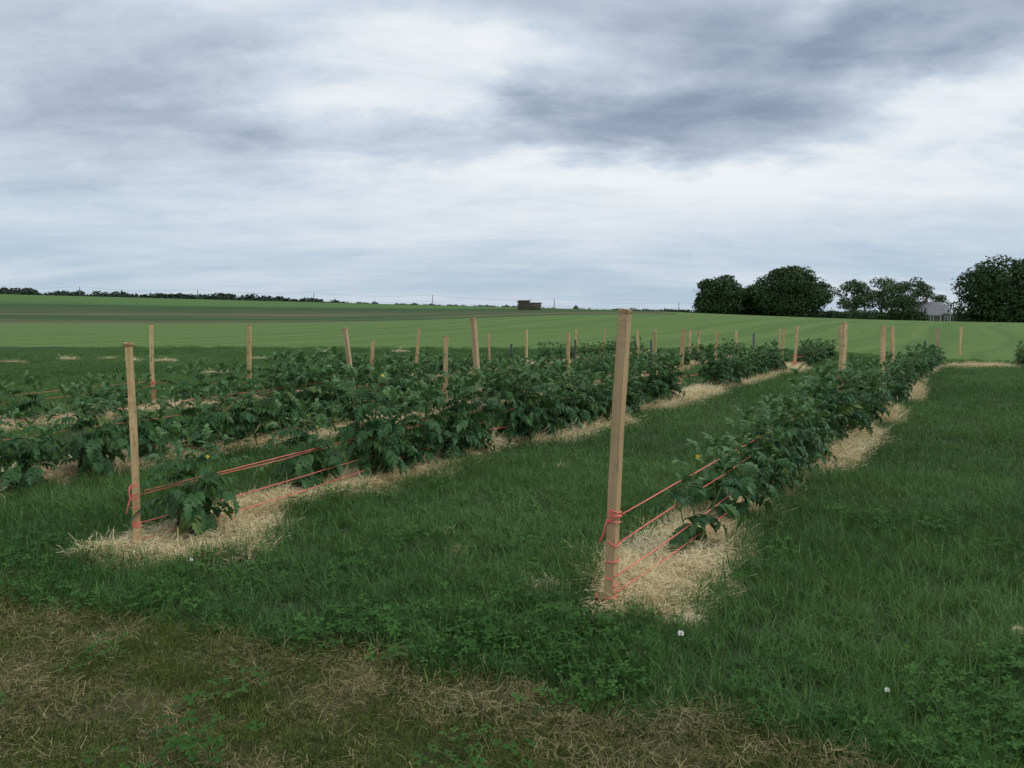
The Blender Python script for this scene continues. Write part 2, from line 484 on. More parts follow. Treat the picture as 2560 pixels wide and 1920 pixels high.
# ---------------------------------------------------------------- ground sheets
def sheet(name, material, xs, y0f, y1f, vs, dz=0):
    X = np.repeat(xs[None, :], len(vs), 0)
    a, b2 = y0f(xs), y1f(xs)
    Y = a[None, :] + (b2 - a)[None, :] * vs[:, None]
    Z = terrain(X, Y) + dz
    o = bpy.data.objects.new(name, grid_mesh(name, X, Y, Z, material)); link(o)
    return tag(o, kind='structure')
xs = np.concatenate([-np.geomspace(1200, 30, 50)[:-1], np.linspace(-30, 30, 241), np.geomspace(30, 1200, 50)[1:]])
wig = lambda x: (fbm(x * .6, x * 0, 41, 3) - .5) * 1.2
sheet('ground', M['ground'], xs, lambda x: np.full_like(x, -40.0), lambda x: lawn0(x) + 1.0 + wig(x), np.linspace(0, 1, 300), -.012)
FIELD0 = lambda x: 80 + np.clip((14 - x) * .02, -1, 3)
sheet('lawn', M['lawn'], xs, lambda x: lawn0(x) + wig(x), lambda x: np.where(x < 16, FIELD0(x), np.interp(x, [16, 30, 60, 1200], [80, 180, 330, 330])), np.linspace(0, 1, 160) ** 1.15)
far = np.concatenate([np.linspace(0, .1, 140), np.geomspace(.1, 1, 60)[1:]])
sheet('crop_field', M['field'], xs, lambda x: FIELD0(x) - .5, lambda x: np.full_like(x, 3200.0), far, -.03)

# ---------------------------------------------------------------- straw mulch along the rows
SPAN = {'A': (3.55, 25.0), 'B': (2.80, 22.3), 'C': (1.8, 27.0), 'D': (3.6, 27.0)}
NEAR_PLANTS = [(-1.60, 4.85), (-1.62, 5.72), (-1.60, 6.45), (-4.55, 3.50), (-4.85, 4.84), (-6.95, 3.72), (-6.97, 4.45)]
def mulch_w(row, s, side):
    k = {'A': 1, 'B': 2, 'C': 3, 'D': 4}[row] * 10 + (3 if side > 0 else 0)
    a, b2 = SPAN[row]
    w0 = .08 + .44 * fbm(s * .9, s * 0 + k, 5, 2) + .14 * (fbm(s * 6, s * 0 + k, 9, 2) - .5)
    dense = sm(s, {'A': 6.3, 'B': 5.4, 'C': 5.6, 'D': 3.0}[row], {'A': 8, 'B': 7.5, 'C': 7, 'D': 4}[row])
    w0 = w0 * {'A': 1, 'B': 1, 'C': .85, 'D': .7}[row]
    if row == 'B': dense = dense * (1 - .8 * np.exp(-((s - 14.0) / 1.1) ** 2)) * (1 - .6 * np.exp(-((s - 18) / 3.2) ** 2))
    w0 = w0 * (1 - dense) + dense * np.clip(-.30 + 1.2 * fbm(s * .8, s * 0 + k, 6, 2) + .1 * (fbm(s * 5, s * 0 + k, 9, 2) - .5), 0, {'A': .34, 'B': .43, 'C': .42, 'D': .33}[row])
    right = np.asarray(side) > 0
    if row == 'A': w0 = np.where(right, w0 * 1.05, w0 * .85 * sm(s, 3.75, 4.15))
    if row == 'B': w0 = np.where(right, w0 + .46 * np.exp(-((s - 3.45) / .55) ** 2), w0 * (.4 + .6 * sm(s, 3.4, 4.4)))
    if row == 'A': w0 = w0 * (1 - .75 * sm(s, 16, 18.5))
    w0 = np.maximum(w0, .02)
    ends = sm(s, a, a + .35) * (1 - sm(s, b2 - .4, b2))
    return w0 * np.sqrt(ends)
def mulch_cover(x, y):
    """0 outside .. 1 well inside a mulch strip"""
    pp, s = ps(x, y)
    out = np.zeros_like(pp)
    for r, p0 in ROWS.items():
        q = pp - p0
        wd = np.where(q > 0, mulch_w(r, s, 1), mulch_w(r, s, -1))
        c = np.clip(1 - np.abs(q) / np.maximum(wd, 1e-4), 0, 1) * (wd > .03)
        out = np.maximum(out, c)
    return out
def mulch_mat():
    m, n, b, o = mat('straw_mulch')
    p = n.node('ShaderNodeNewGeometry').outputs['Position']
    f = n.noise(n.mapping(p, (50, 130, 30), rot=(0, 0, .6)), 1, 5, .7, 1.2); g = n.noise(p, 6, 6, .65)
    c = n.mix(f, (.24, .185, .10), (.72, .62, .41)); c = n.mix(n.mapr(g, .46, .70, 0, .75), c, (.24, .17, .09))
    cov = n.attr('straw')
    c = n.mix(n.mapr(cov, .15, .5), (.055, .04, .028), c)
    setb(n, b, c, .8, n.math('ADD', f, g), .8, .03)
    return m
M['mulch'] = mulch_mat(); M['mulch_plain'] = flat('straw_bed', (.42, .34, .21), .85, .5, 30)
sp = []
for k in range(5):
    mb = MB(); r2 = random.Random(100 + k)
    for i in range(34):
        L = r2.uniform(.05, .16); a = r2.uniform(0, 6.28); bend = r2.gauss(0, 1.1); wd = r2.uniform(.0009, .0019)
        x, y, z = r2.gauss(0, .05), r2.gauss(0, .05), r2.uniform(-.004, .018); pit = r2.gauss(.05, .28)
        vs = []; seg = 4; dire = a
        for j in range(seg + 1):
            nx, ny = -math.sin(dire), math.cos(dire); ww = wd * (1 if j < seg else .3)
            tw = r2.uniform(-.6, .6) * wd
            vs += [(x + nx * ww, y + ny * ww, z + tw), (x - nx * ww, y - ny * ww, z - tw)]
            x += math.cos(dire) * L / seg; y += math.sin(dire) * L / seg; z += math.sin(pit) * L / seg; dire += bend / seg; pit -= .12
        mb.add(vs, [(2 * j, 2 * j + 1, 2 * j + 3, 2 * j + 2) for j in range(seg)], col=r2.random())
    sp.append(mb)
straw_protos = [proto(m_, 'straw_tuft', M['straw']) for m_ in sp]
dp = []
for k in range(5):
    mb = MB(); r2 = random.Random(150 + k)
    for i in range(42):
        L = r2.uniform(.015, .055); dire = r2.uniform(0, 6.28); bend = r2.gauss(0, .6); wd = r2.uniform(.0003, .0008); pit = r2.gauss(.06, .22)
        x, y, z = r2.gauss(0, .045), r2.gauss(0, .045), r2.uniform(-.004, .008); vs = []
        for j in range(4):
            nx, ny = -math.sin(dire) * wd, math.cos(dire) * wd
            vs += [(x + nx, y + ny, z), (x - nx, y - ny, z)]
            x += math.cos(dire) * L / 3; y += math.sin(dire) * L / 3; z += math.sin(pit) * L / 3; dire += bend / 3; pit -= .12
        mb.add(vs, [(2 * j, 2 * j + 1, 2 * j + 3, 2 * j + 2) for j in range(3)], col=r2.random() ** 1.4)
    dp.append(mb)
dead_protos = [proto(m_, 'dead_tuft', M['dead']) for m_ in dp]

def mound_h(q, s, wd, seed):
    e = np.clip(1 - (np.abs(q) / np.maximum(wd, 1e-3)) ** 2, -1, 1)
    h = .055 * np.maximum(e, 0) ** .6 * (.5 + .9 * fbm(q * 5 + 9, s * 5, seed, 3)) - .06 * np.maximum(-e, 0) - .006
    return h
FEET = [(.46, 3.90), (.50, 3.97), (-2.33, 4.99), (-2.36, 5.07)]
def foot(x, y):
    """1 where the two front stakes have kept the growth and straw low at their feet"""
    out = np.zeros_like(np.asarray(x, float))
    for a, b2 in FEET:
        out = np.maximum(out, 1 - sm(np.hypot(x - a, y - b2), .07, .16))
    return out
def hollow(x, y):
    """1 in the bare hollow round each of the first plants"""
    pp, s = ps(x, y); out = np.zeros_like(pp)
    for a, b2 in NEAR_PLANTS:
        dd = np.hypot((pp - a) * 1.0, (s - b2) * .9)
        out = np.maximum(out, 1 - sm(dd, .09, .19))
    return out
MULCH_LABEL = {'A': 'pale straw mulch under the right-hand row behind the tall front stake', 'B': 'pale straw mulch under the row of the left front stake',
               'C': 'pale straw mulch under the row behind the left front stake', 'D': 'pale straw mulch under the farthest row of tomato plants'}
for r, p0 in ROWS.items():
    a, b2 = SPAN[r]
    ns = int((b2 - a) / .045); nq = 29
    S = np.linspace(a, b2, ns)[:, None] + np.zeros((1, nq)); q = np.linspace(-1, 1, nq)[None, :] + np.zeros((ns, 1))
    wl = mulch_w(r, S, -1); wr = mulch_w(r, S, 1)
    wd = np.where(q < 0, wl, wr)
    Q = q * (wd + .02) * 1.02
    x, y = (S * U[0] + (p0 + Q) * U[1]), (S * U[1] - (p0 + Q) * U[0])
    ho = hollow(x, y)
    Z = terrain(x, y) + mound_h(Q, S, wd, 60 + ord(r)) * (1 - .85 * foot(x, y)) - ho * .05
    V = np.stack([x, y, Z], -1).reshape(-1, 3)
    i = np.arange(ns * nq).reshape(ns, nq)
    F = np.stack([i[:-1, :-1], i[:-1, 1:], i[1:, 1:], i[1:, :-1]], -1).reshape(-1, 4)
    n_t = int({'A': 520, 'B': 480, 'C': 300, 'D': 160}[r] * (b2 - a))
    s_ = a + (b2 - a) * nrg.random(n_t) ** 1.35
    q_ = nrg.uniform(-1, 1, n_t)
    w_ = np.where(q_ < 0, mulch_w(r, s_, -1), mulch_w(r, s_, 1)); Q_ = q_ * w_ * 1.1
    x_, y_ = s_ * U[0] + (p0 + Q_) * U[1], s_ * U[1] - (p0 + Q_) * U[0]
    keep = (nrg.random(n_t) > np.maximum(hollow(x_, y_) * 1.2, foot(x_, y_) * .9)) & (w_ > .05)
    x_, y_, Q_, s_, w_ = x_[keep], y_[keep], Q_[keep], s_[keep], w_[keep]
    z_ = terrain(x_, y_) + np.maximum(mound_h(Q_, s_, w_, 60 + ord(r)), 0) + .004
    dist = np.hypot(x_, y_)
    scatter('straw_mulch', MULCH_LABEL[r], straw_protos, np.stack([x_, y_, z_], -1), zrot(len(x_), .22), nrg.uniform(.7, 1.25, len(x_)) * np.clip(dist / 8, .8, 1.2),
            np.clip(fbm(x_ * 1.6, y_ * 1.6, 77, 3) * 2 - .6, 0, 1), base=(V, F, (1 - ho).ravel()), base_mat=M['mulch'], cat='straw mulch')

def solid_tuft(name, V, F, px, py, pz, sc):
    vs = [V]; fs = [f for f in F.tolist()]; k = len(V); mi = [0] * len(fs); sh = [np.zeros(k)]
    for i in range(len(px)):
        src = sp[i % len(sp)]; q = np.array(src.v) * sc[i]; a = nrg.uniform(0, 6.28); tl = nrg.normal(0, .3)
        c, s_ = math.cos(a), math.sin(a); z = q[:, 2] + q[:, 0] * math.tan(tl)
        vs.append(np.stack([q[:, 0] * c - q[:, 1] * s_ + px[i], q[:, 0] * s_ + q[:, 1] * c + py[i], np.maximum(z, -.005) + pz[i]], -1))
        fs += [tuple(t + k for t in f) for f in src.f]; mi += [1] * len(src.f); k += len(q); sh.append(np.array(src.c))
    me = bpy.data.meshes.new(name); me.from_pydata(np.vstack(vs).tolist(), [], fs)
    me.materials.append(M['mulch_plain']); me.materials.append(M['straw']); me.polygons.foreach_set('material_index', mi)
    at_ = me.attributes.new('shade', 'FLOAT', 'POINT'); at_.data.foreach_set('value', np.concatenate(sh)); me.update()
    return link(bpy.data.objects.new(name, me))
# the mulched end of the next row, far right
def straw_patch(name, label, cx, cy, rx, ry, h, n_t, kind=None, cat='straw', group=None, seed=1, protos=None, bm=None, rz=0):
    ns, nq = 22, 22
    g = np.linspace(-1, 1, ns); A, Bq = np.meshgrid(g, g)
    rr = np.hypot(A, Bq); k = np.maximum(np.abs(A), np.abs(Bq)) / np.maximum(rr, 1e-6)
    A, Bq = A * k, Bq * k; rr = np.hypot(A, Bq)
    th = np.arctan2(Bq, A); edge = .78 + .5 * (fbm(np.cos(th) * 2 + seed, np.sin(th) * 2, seed, 3) - .3)
    c, s = math.cos(rz), math.sin(rz)
    lx, ly = A * edge * rx, Bq * edge * ry
    x, y = cx + lx * c - ly * s, cy + lx * s + ly * c
    hh = h * np.clip(1 - rr ** 2, 0, 1) ** .6 * (.5 + fbm(x * 9 / max(rx, .12) * .2, y * 9 / max(rx, .12) * .2, seed, 3)) - .012 * (rr > .93)
    Z = terrain(x, y) + hh
    V = np.stack([x, y, Z], -1).reshape(-1, 3)
    i = np.arange(ns * nq).reshape(ns, nq)
    F = np.stack([i[:-1, :-1], i[:-1, 1:], i[1:, 1:], i[1:, :-1]], -1).reshape(-1, 4)
    t = nrg.uniform(0, 2 * np.pi, n_t); r_ = np.sqrt(nrg.random(n_t)) * .85
    lx, ly = np.cos(t) * r_ * rx * .9, np.sin(t) * r_ * ry * .9
    x_, y_ = cx + lx * c - ly * s, cy + lx * s + ly * c
    z_ = terrain(x_, y_) + h * (1 - r_ ** 2) ** .6 * .8 + .004
    dist = math.hypot(cx, cy)
    if kind is None:
        return tag(solid_tuft(name, V, F, x_, y_, z_, nrg.uniform(.5, 1, n_t) * (min(.85, rx * 5) if dist < 8 else 1.3)), label, cat, group)
    return scatter(name, label, protos or straw_protos, np.stack([x_, y_, z_], -1), zrot(n_t, .3), nrg.uniform(.5, 1, n_t) * (min(.85, rx * 5) if dist < 8 else 1.3),
                   nrg.random(n_t), base=(V, F, np.ones(ns * nq)), base_mat=bm or M['mulch'], kind=kind, cat=cat)
straw_patch('straw_mulch', 'wide bare straw bed between the far right plants and the next clump', 12.0, 21.3, 1.35, .55, .06, 500, 'stuff', 'straw mulch', seed=4)
LOOSE = [(-.43, 5.37, .06, 'small tan straw tuft between the two front stakes, upper of the pair'),
         (-.33, 5.04, .085, 'thin straw wisp between the two front stakes, lower of the pair'),
         (.55, 3.49, .055, 'round straw tuft in the grass in front of the tall stake'),
         (.47, 7.68, .09, 'straw tuft in the mown aisle left of the tall front stake'),
         (.83, 3.86, .10, 'trailing straw tuft at the near tip of the right mulch bed'),
         (.17, 4.30, .14, 'flat straw heap in the clover left of the tall stake'),
         (2.33, 3.68, .05, 'brown straw wisp alone in the dark grass on the far right')]
for i, (x, y, rr, lb) in enumerate(LOOSE):
    straw_patch('straw_tuft', lb, x, y, rr, rr * .75, .035, int(14 + rr * 160), None, 'straw tuft', 'loose straw tufts in the grass', seed=20 + i, rz=i * 1.3)
OLD = [(-14.1, 23.0, 1.1, 'longest straw streak at the far left edge of the dark grass'), (-13.2, 24.6, .45, 'small straw streak right of the long streak at far left'),
       (-12.2, 24.9, .5, 'paler straw streak third from the left edge in the far grass'), (-11.0, 24.0, .35, 'straw patch just left of the capped stake, far grass'),
       (-9.9, 23.6, .5, 'straw patch between the capped stake and the stake behind it'), (-7.5, 24.9, .65, 'thin straw patch right of the second stake from the left'),
       (-3.9, 29.0, .55, 'straw patch beyond the short leaning stake'), (-6.5, 28.6, .4, 'faint straw patch beyond the fourth stake from the left'),
       (-11.9, 18.6, .45, 'straw patch behind the leftmost small plants'), (-6.9, 19.2, .4, 'straw patch left of the second stake, mid-height in the far grass')]
for i, (x, y, rr, lb) in enumerate(OLD):
    straw_patch('straw_patch', lb, x, y, rr * .8, .16, .045, int(22 + 45 * rr), None, 'straw patch', 'old straw patches in the far grass', seed=50 + i, rz=rng.uniform(-.1, .3))

# ---------------------------------------------------------------- grass
def blade_clump(seed, n, rad, hmin, hmax, wd, lean=.55, seg=3):
    r2 = random.Random(seed); mb = MB()
    for i in range(n):
        a = r2.uniform(0, 6.28); rr = rad * math.sqrt(r2.random()); x, y = rr * math.cos(a), rr * math.sin(a)
        h = r2.uniform(hmin, hmax); b = r2.uniform(0, 6.28); ln = abs(r2.gauss(0, lean)) + .08
        fx, fy = math.cos(b), math.sin(b); t = b + r2.uniform(.8, 2.3); wx, wy = math.cos(t), math.sin(t)
        w0 = wd * r2.uniform(.6, 1.2); vs = []
        for j in range(seg + 1):
            k = j / seg; o = ln * h * (k ** 1.9) * 1.2; z = h * k * (1 - .28 * ln * k)
            ww = w0 * (1 - k ** 2.2) if j < seg else 0
            c = (x + fx * o, y + fy * o, z - .01)
            if j < seg: vs += [(c[0] + wx * ww, c[1] + wy * ww, c[2]), (c[0] - wx * ww, c[1] - wy * ww, c[2])]
            else: vs.append(c)
        fs = [(2 * j, 2 * j + 1, 2 * j + 3, 2 * j + 2) for j in range(seg - 1)] + [(2 * seg - 2, 2 * seg - 1, 2 * seg)]
        mb.add(vs, fs, col=r2.random() ** 4.0)
    return mb
near_gr = [proto(blade_clump(200 + k, 44, .085, .05, .135, .0021), 'grass_clump', M['blade']) for k in range(6)]
far_gr = [proto(blade_clump(220 + k, 60, .20, .06, .13, .0034, seg=2), 'grass_clump_wide', M['blade']) for k in range(5)]
short_gr = [proto(blade_clump(240 + k, 46, .085, .018, .05, .0015, .6, 2), 'short_clump', M['short_blade']) for k in range(5)]

def ring(n, d0, d1, a0=-56, a1=56):
    """random ground points in the sector in front of the camera, between two distances"""
    rr = np.sqrt(nrg.uniform(d0 ** 2, d1 ** 2, n)); t = np.radians(nrg.uniform(a0, a1, n))
    return rr * np.sin(t), rr * np.cos(t)
def area(d0, d1): return math.radians(112) / 2 * (d1 ** 2 - d0 ** 2)
GX, GY, GS = [], [], []
for d0, d1, dens, sc in ((1.6, 5.0, 190, 1.0), (5.0, 8.0, 150, 1.1)):
    n = int(area(d0, d1) * dens); x, y = ring(n, d0, d1); GX.append(x); GY.append(y); GS.append(np.full(n, sc))
x = np.concatenate(GX); y = np.concatenate(GY); s0 = np.concatenate(GS)
def grass_keep(x, y):
    cov = mulch_cover(x, y)
    ty = thatch_y(x) + (fbm(x * 3, y * 3, 31, 3) - .5) * .5
    k = (nrg.random(len(x)) > np.clip(cov * 5.5 - .15, 0, .985)) & (y > ty)
    dark = y < lawn0(x) + wig(x) + nrg.normal(0, .9, len(x))
    return k & dark & (nrg.random(len(x)) > foot(x, y) * 1.05)
k = grass_keep(x, y); x, y, s0 = x[k], y[k], s0[k]
hv = .62 + .75 * fbm(x * .8, y * .8, 12, 3) + .2 * (fbm(x * 4, y * 4, 14, 2) - .5)
cv = mulch_cover(x * .995, y)
nb_ = np.maximum(np.maximum(mulch_cover(x + .12, y), mulch_cover(x - .12, y)), np.maximum(mulch_cover(x, y + .12), mulch_cover(x, y - .12)))
hv = hv + .45 * np.clip(nb_ * 4, 0, 1)
aisle = np.minimum(np.abs(ps(x, y)[0] + 3.15), 1.2) / 1.2            # the aisle between the rows was mown shorter
hv = hv * (.78 + .22 * sm(aisle, .4, 1))
scl = np.stack([s0, s0, s0 * hv], -1)
P = np.stack([x, y, terrain(x, y)], -1)
tint = np.clip(.15 + 1.1 * (fbm(x * .55, y * .55, 8, 3) - .25) + nrg.normal(0, .12, len(x)), 0, 1)
scatter('grass', 'dark uncut grass around the tomato rows, near part', near_gr, P, zrot(len(x), .2), scl, tint, cat='grass')
n = int(area(8, 36) * 42); x, y = ring(n, 8, 36)
k = grass_keep(x, y) & (nrg.random(n) < np.interp(np.hypot(x, y), [8, 14, 36], [1, .75, .55])); x, y = x[k], y[k]
hv = .55 + .75 * fbm(x * .6, y * .6, 12, 3)
tint = np.clip(.2 + 1.0 * (fbm(x * .35, y * .35, 8, 3) - .25) + nrg.normal(0, .12, len(x)), 0, 1)
scatter('grass', 'dark uncut grass reaching back to the mown lawn', far_gr, np.stack([x, y, terrain(x, y)], -1), zrot(len(x), .1), np.stack([np.ones(len(x)), np.ones(len(x)), hv], -1), tint, cat='grass')
# mown turf and dead thatch in the foreground
n = int(area(1.5, 8.0) * 520); x, y = ring(n, 1.5, 8.0)
ty = thatch_y(x) + (fbm(x * 3, y * 3, 31, 3) - .5) * .5
k = (y < ty + .12); x, y = x[k], y[k]
dry = fbm(x * 2.2 + 5, y * 3.2, 33, 3)
k = nrg.random(len(x)) > np.clip((dry - .5) * 1.2, 0, .35); xg, yg = x[k], y[k]
scatter('mown_turf', 'short mown green turf in the near left foreground', short_gr, np.stack([xg, yg, terrain(xg, yg) + .008], -1), zrot(len(xg), .15), nrg.uniform(.8, 1.3, len(xg)), np.clip(nrg.normal(.45, .25, len(xg)), 0, 1), cat='turf')
n = int(area(1.5, 8.0) * 700); x, y = ring(n, 1.5, 8.0)
edge = thatch_y(x) + (fbm(x * 3, y * 3, 31, 3) - .5) * .5
dry = fbm((x * .85 + y * .5) * 2.0 + 5, (y * .85 - x * .5) * 4.2, 33, 3) + .18 * np.exp(-((edge - y - .18) / .2) ** 2)
k = (y < edge + .04) & (nrg.random(n) < np.clip((dry - .46) * 2.8, .10, .48)); x, y, dry = x[k], y[k], dry[k]
gx, gy = np.meshgrid(np.linspace(-10, 4.5, 150), np.linspace(-1.5, 8, 110))
ge = thatch_y(gx) + (fbm(gx * 3, gy * 3, 31, 3) - .5) * .5
gz = terrain(gx, gy) + .004 + .010 * (fbm(gx * 7, gy * 7, 91, 3) - .4) - .05 * sm(gy - ge, -.15, .1)
gi = np.arange(gx.size).reshape(gx.shape)
GF = np.stack([gi[:-1, :-1], gi[:-1, 1:], gi[1:, 1:], gi[1:, :-1]], -1).reshape(-1, 4)
def mat_mat():
    m, n, b, o = mat('matted_thatch')
    p = n.node('ShaderNodeNewGeometry').outputs['Position']
    f = n.noise(n.mapping(p, (60, 110, 30), rot=(0, 0, .5)), 1, 5, .7, 1.0); g = n.noise(p, 5, 6, .65)
    c = n.mix(f, (.035, .042, .013), (.17, .15, .066)); c = n.mix(n.mapr(g, .42, .60, 0, .85), c, (.032, .062, .016))
    setb(n, b, c, .9, f, .8, .02); return m
M['thatch_mat'] = mat_mat()
scatter('dry_thatch', 'brown dead cut grass matted over the mown foreground', dead_protos, np.stack([x, y, terrain(x, y) + .012 + np.clip(dry - .5, 0, .3) * .12 * nrg.random(len(x))], -1), zrot(len(x), .35), nrg.uniform(.7, 1.3, len(x)),
        np.clip(.35 + 1.6 * (fbm(x * 5, y * 5, 35, 2) - .5), 0, 1), base=(np.stack([gx, gy, gz], -1).reshape(-1, 3), GF, None), base_mat=M['thatch_mat'], cat='dead grass')
# clover
cl = []
for kx in range(5):
    r2 = random.Random(300 + kx); mb = MB()
    for i in range(15):
        x0, y0 = r2.gauss(0, .05), r2.gauss(0, .05); h = r2.uniform(.025, .085); a0 = r2.uniform(0, 6.28); sz = r2.uniform(.007, .0125)
        tiltd = r2.uniform(0, 6.28); tl = r2.uniform(0, .45); c_ = r2.random()
        rot = Matrix.Rotation(tl, 3, Vector((math.cos(tiltd), math.sin(tiltd), 0)))
        for j in range(3):
            a = a0 + j * 2.094; ca, sa = math.cos(a), math.sin(a)
            out = [(0, 0, 0), (.55, .42, .12), (1.1, .62, .16), (1.6, .42, .1), (1.55, 0, .0), (1.6, -.42, .1), (1.1, -.62, .16), (.55, -.42, .12)]
            vs = [rot @ Vector(((u * ca - v * sa) * sz, (u * sa + v * ca) * sz, zz * sz)) + Vector((x0, y0, h)) for u, v, zz in out]
            mb.add(vs, [(0, 1, 2, 3, 4), (0, 4, 5, 6, 7)], col=c_)
        mb.add([(x0 + .0008, y0, -.01), (x0 - .0008, y0, -.01), (x0, y0, h)], [(0, 1, 2)], col=c_)
    cl.append(proto(mb, 'clover_clump', M['clover']))
n = int(area(2.2, 7) * 120); x, y = ring(n, 2.2, 7)
edge = thatch_y(x) + (fbm(x * 3, y * 3, 31, 3) - .5) * .5
dd = y - edge
pat = fbm(x * 1.6, y * 1.6, 44, 3)
prob = np.exp(-((dd - .18) / .28) ** 2) * np.clip((pat - .38) * 4, .08, .8) + np.clip((pat - .56) * 3, 0, .22) * (dd > 0) + .95 * np.exp(-(((x - .22) / .50) ** 2 + ((y - 3.65) / .42) ** 2))
prob = np.where(dd < 0, np.clip((pat - .56) * 1.2, 0, .12), prob) * (mulch_cover(x, y) < .12) * (1 - foot(x, y))
k = nrg.random(n) < prob; x, y = x[k], y[k]
scatter('clover', 'three-leaved clover growing along the mown edge and round the tall stake', cl, np.stack([x, y, terrain(x, y) + nrg.uniform(0, .02, len(x))], -1), zrot(len(x), .2), nrg.uniform(.8, 1.5, len(x)),
        np.clip(nrg.normal(.4, .28, len(x)), 0, 1), cat='clover')

# white clover flower heads one can pick out
M['white'] = flat('white_petals', (.78, .78, .72), .7, .1, 40)
def flower_head(x, y, h, r, label):
    root = empty('clover_flower', (x, y, tz(x, y)), label, 'flower', 'white clover flowers in the grass')
    mb = MB(); mb.tube([(0, 0, 0), (.004, 0, h * .5), (0, 0, h)], .0012, 5); mb.obj('flower_stalk', M['clover'], root)
    mb = MB(); r2 = random.Random(int(x * 1000))
    for i in range(40):
        z = 1 - 1.7 * (i + .5) / 40; a = i * 2.4; q = math.sqrt(max(0, 1 - z * z)); dv = Vector((q * math.cos(a), q * math.sin(a), z))
        t = dv.orthogonal().normalized(); b2 = dv * r; e = r * .32
        mb.add([b2 * .5 - t * e * .6, b2 * .5 + t * e * .6, b2 * 1.25 + t * e * .5 + Vector((0, 0, .001)), b2 * 1.25 - t * e * .5], [(0, 1, 2, 3)])
    o = mb.obj('flower_head', M['white'], root); o.location = (0, 0, h)
flower_head(.74, 3.52, .095, .011, 'white clover flower standing in the grass right of the tall stake foot')
flower_head(1.42, 3.02, .08, .008, 'small white clover flower low in the grass of the near right corner')
flower_head(-1.83, 4.62, .09, .008, 'small white clover flower in the grass right of the left front stake')

# ---------------------------------------------------------------- wooden stakes
def stake_mesh(h, wd, th, seed, segs=10):
    r2 = random.Random(seed); mb = MB(); vs = []; bowx, bowy = r2.gauss(0, .006), r2.gauss(0, .006)
    zs = [-.18] + [h * i / segs for i in range(segs + 1)]
    for z in zs:
        k = max(z, 0) / h; ox, oy = bowx * math.sin(k * 3.1), bowy * math.sin(k * 3.1)
        for sx, sy in ((-1, -1), (1, -1), (1, 1), (-1, 1)):
            vs.append((sx * wd / 2 + ox + r2.gauss(0, .0009), sy * th / 2 + oy + r2.gauss(0, .0009), z))
    fs = []
    for i in range(len(zs) - 1):
        for k in range(4):
            k2 = (k + 1) % 4; fs.append((i * 4 + k, i * 4 + k2, i * 4 + 4 + k2, i * 4 + 4 + k))
    n = len(zs) * 4 - 4; fs.append((n, n + 1, n + 2, n + 3))
    mb.add(vs, fs); return mb
def frayed_top(h, wd, th, seed, over=.006):
    """mushroomed, splintered head left by the hammer"""
    r2 = random.Random(seed); mb = MB(); rings = [(h - .012, 1.0, .0), (h - .006, 1.0, 1.0), (h + .006, 1.0, 1.1), (h + .010, .75, .2)]
    base = []
    m = 24
    for i in range(m):
        t = i / m * 4; sd = int(t); f = t - sd
        c = [(-1, -1), (1, -1), (1, 1), (-1, 1)]; a, b2 = c[sd], c[(sd + 1) % 4]
        base.append((a[0] + (b2[0] - a[0]) * f, a[1] + (b2[1] - a[1]) * f))
    vs = []
    for z, k, o in rings:
        for i, (px, py) in enumerate(base):
            j = o * over * .6 * r2.uniform(.1, 1.7)
            vs.append((px * (wd / 2 * k + j), py * (th / 2 * k + j), z + r2.gauss(0, .0022)))
    fs = []
    for q in range(len(rings) - 1):
        for i in range(m):
            i2 = (i + 1) % m; fs.append((q * m + i, q * m + i2, (q + 1) * m + i2, (q + 1) * m + i))
    fs.append(tuple(len(vs) - m + i for i in range(m)))
    mb.add(vs, fs)
    for i in range(14):                                  # splinters that hang over the rim
        px, py = base[r2.randrange(m)]; L = r2.uniform(.008, .022)
        x, y = px * (wd / 2 + over * .8), py * (th / 2 + over * .8)
        mb.add([(x - .0015, y, h + .002), (x + .0015, y, h + .002), (x * 1.06, y * 1.06, h - L)], [(0, 1, 2)])
    return mb
STAKES = {}
def stake(key, row, x, y, dx, h, yaw, label, wd=.055, th=.04, fray=None, dy=0.0):
    fray = fray if fray is None or fray > .01 else fray * .35
    x, y = float(x), float(y); z = tz(x, y)
    m = Matrix.Translation((x, y, z)) @ Matrix.Rotation(math.atan2(dx, h), 4, 'Y') @ Matrix.Rotation(math.atan2(dy, h), 4, 'X') @ Matrix.Rotation(R(yaw), 4, 'Z')
    seed = int(abs(x * 131 + y * 977)) + 5
    if fray is not None:
        root = empty('wooden_stake', (0, 0, 0), label, 'stake', 'wooden stakes along the tomato rows'); root.matrix_world = m
        stake_mesh(h, wd, th, seed).obj('shaft', M['wood'], root)
        frayed_top(h, wd, th, seed, fray).obj('frayed_top', M['frayed'], root)
    else:
        root = stake_mesh(h, wd, th, seed, 6).obj('wooden_stake', M['wood']); root.matrix_world = m
        tag(root, label, 'stake', 'wooden stakes along the tomato rows')
    STAKES[key] = dict(m=m, row=row, x=x, y=y, h=h, wd=wd, th=th, s=ps(x, y)[1])
S_ = stake
S_('A1', 'A', .49, 4.02, .058, 1.485, -34, 'tallest stake, nearest the camera, coral twine wound up from its foot', .050, .046, .004)
S_('B1', 'B', -2.36, 5.11, -.004, 1.30, 24, 'left front stake with mushroomed brown cap and coral twine near its foot', .043, .032, .012)
S_('D1', 'D', -5.61, 12.91, .006, 1.27, 20, 'second stake from the left, thin and tall with a pink twine band', .058, .045, .003)
S_('D2', 'D', -4.34, 13.57, .043, 1.24, -8, 'third stake from the left, upright, weathered brown and without a cap', .06, .045, .003)
S_('C1', 'C', -2.04, 10.85, -.142, 1.26, -22, 'stake leaning to the left with a splinter sticking out of its top', .05, .048, .005)
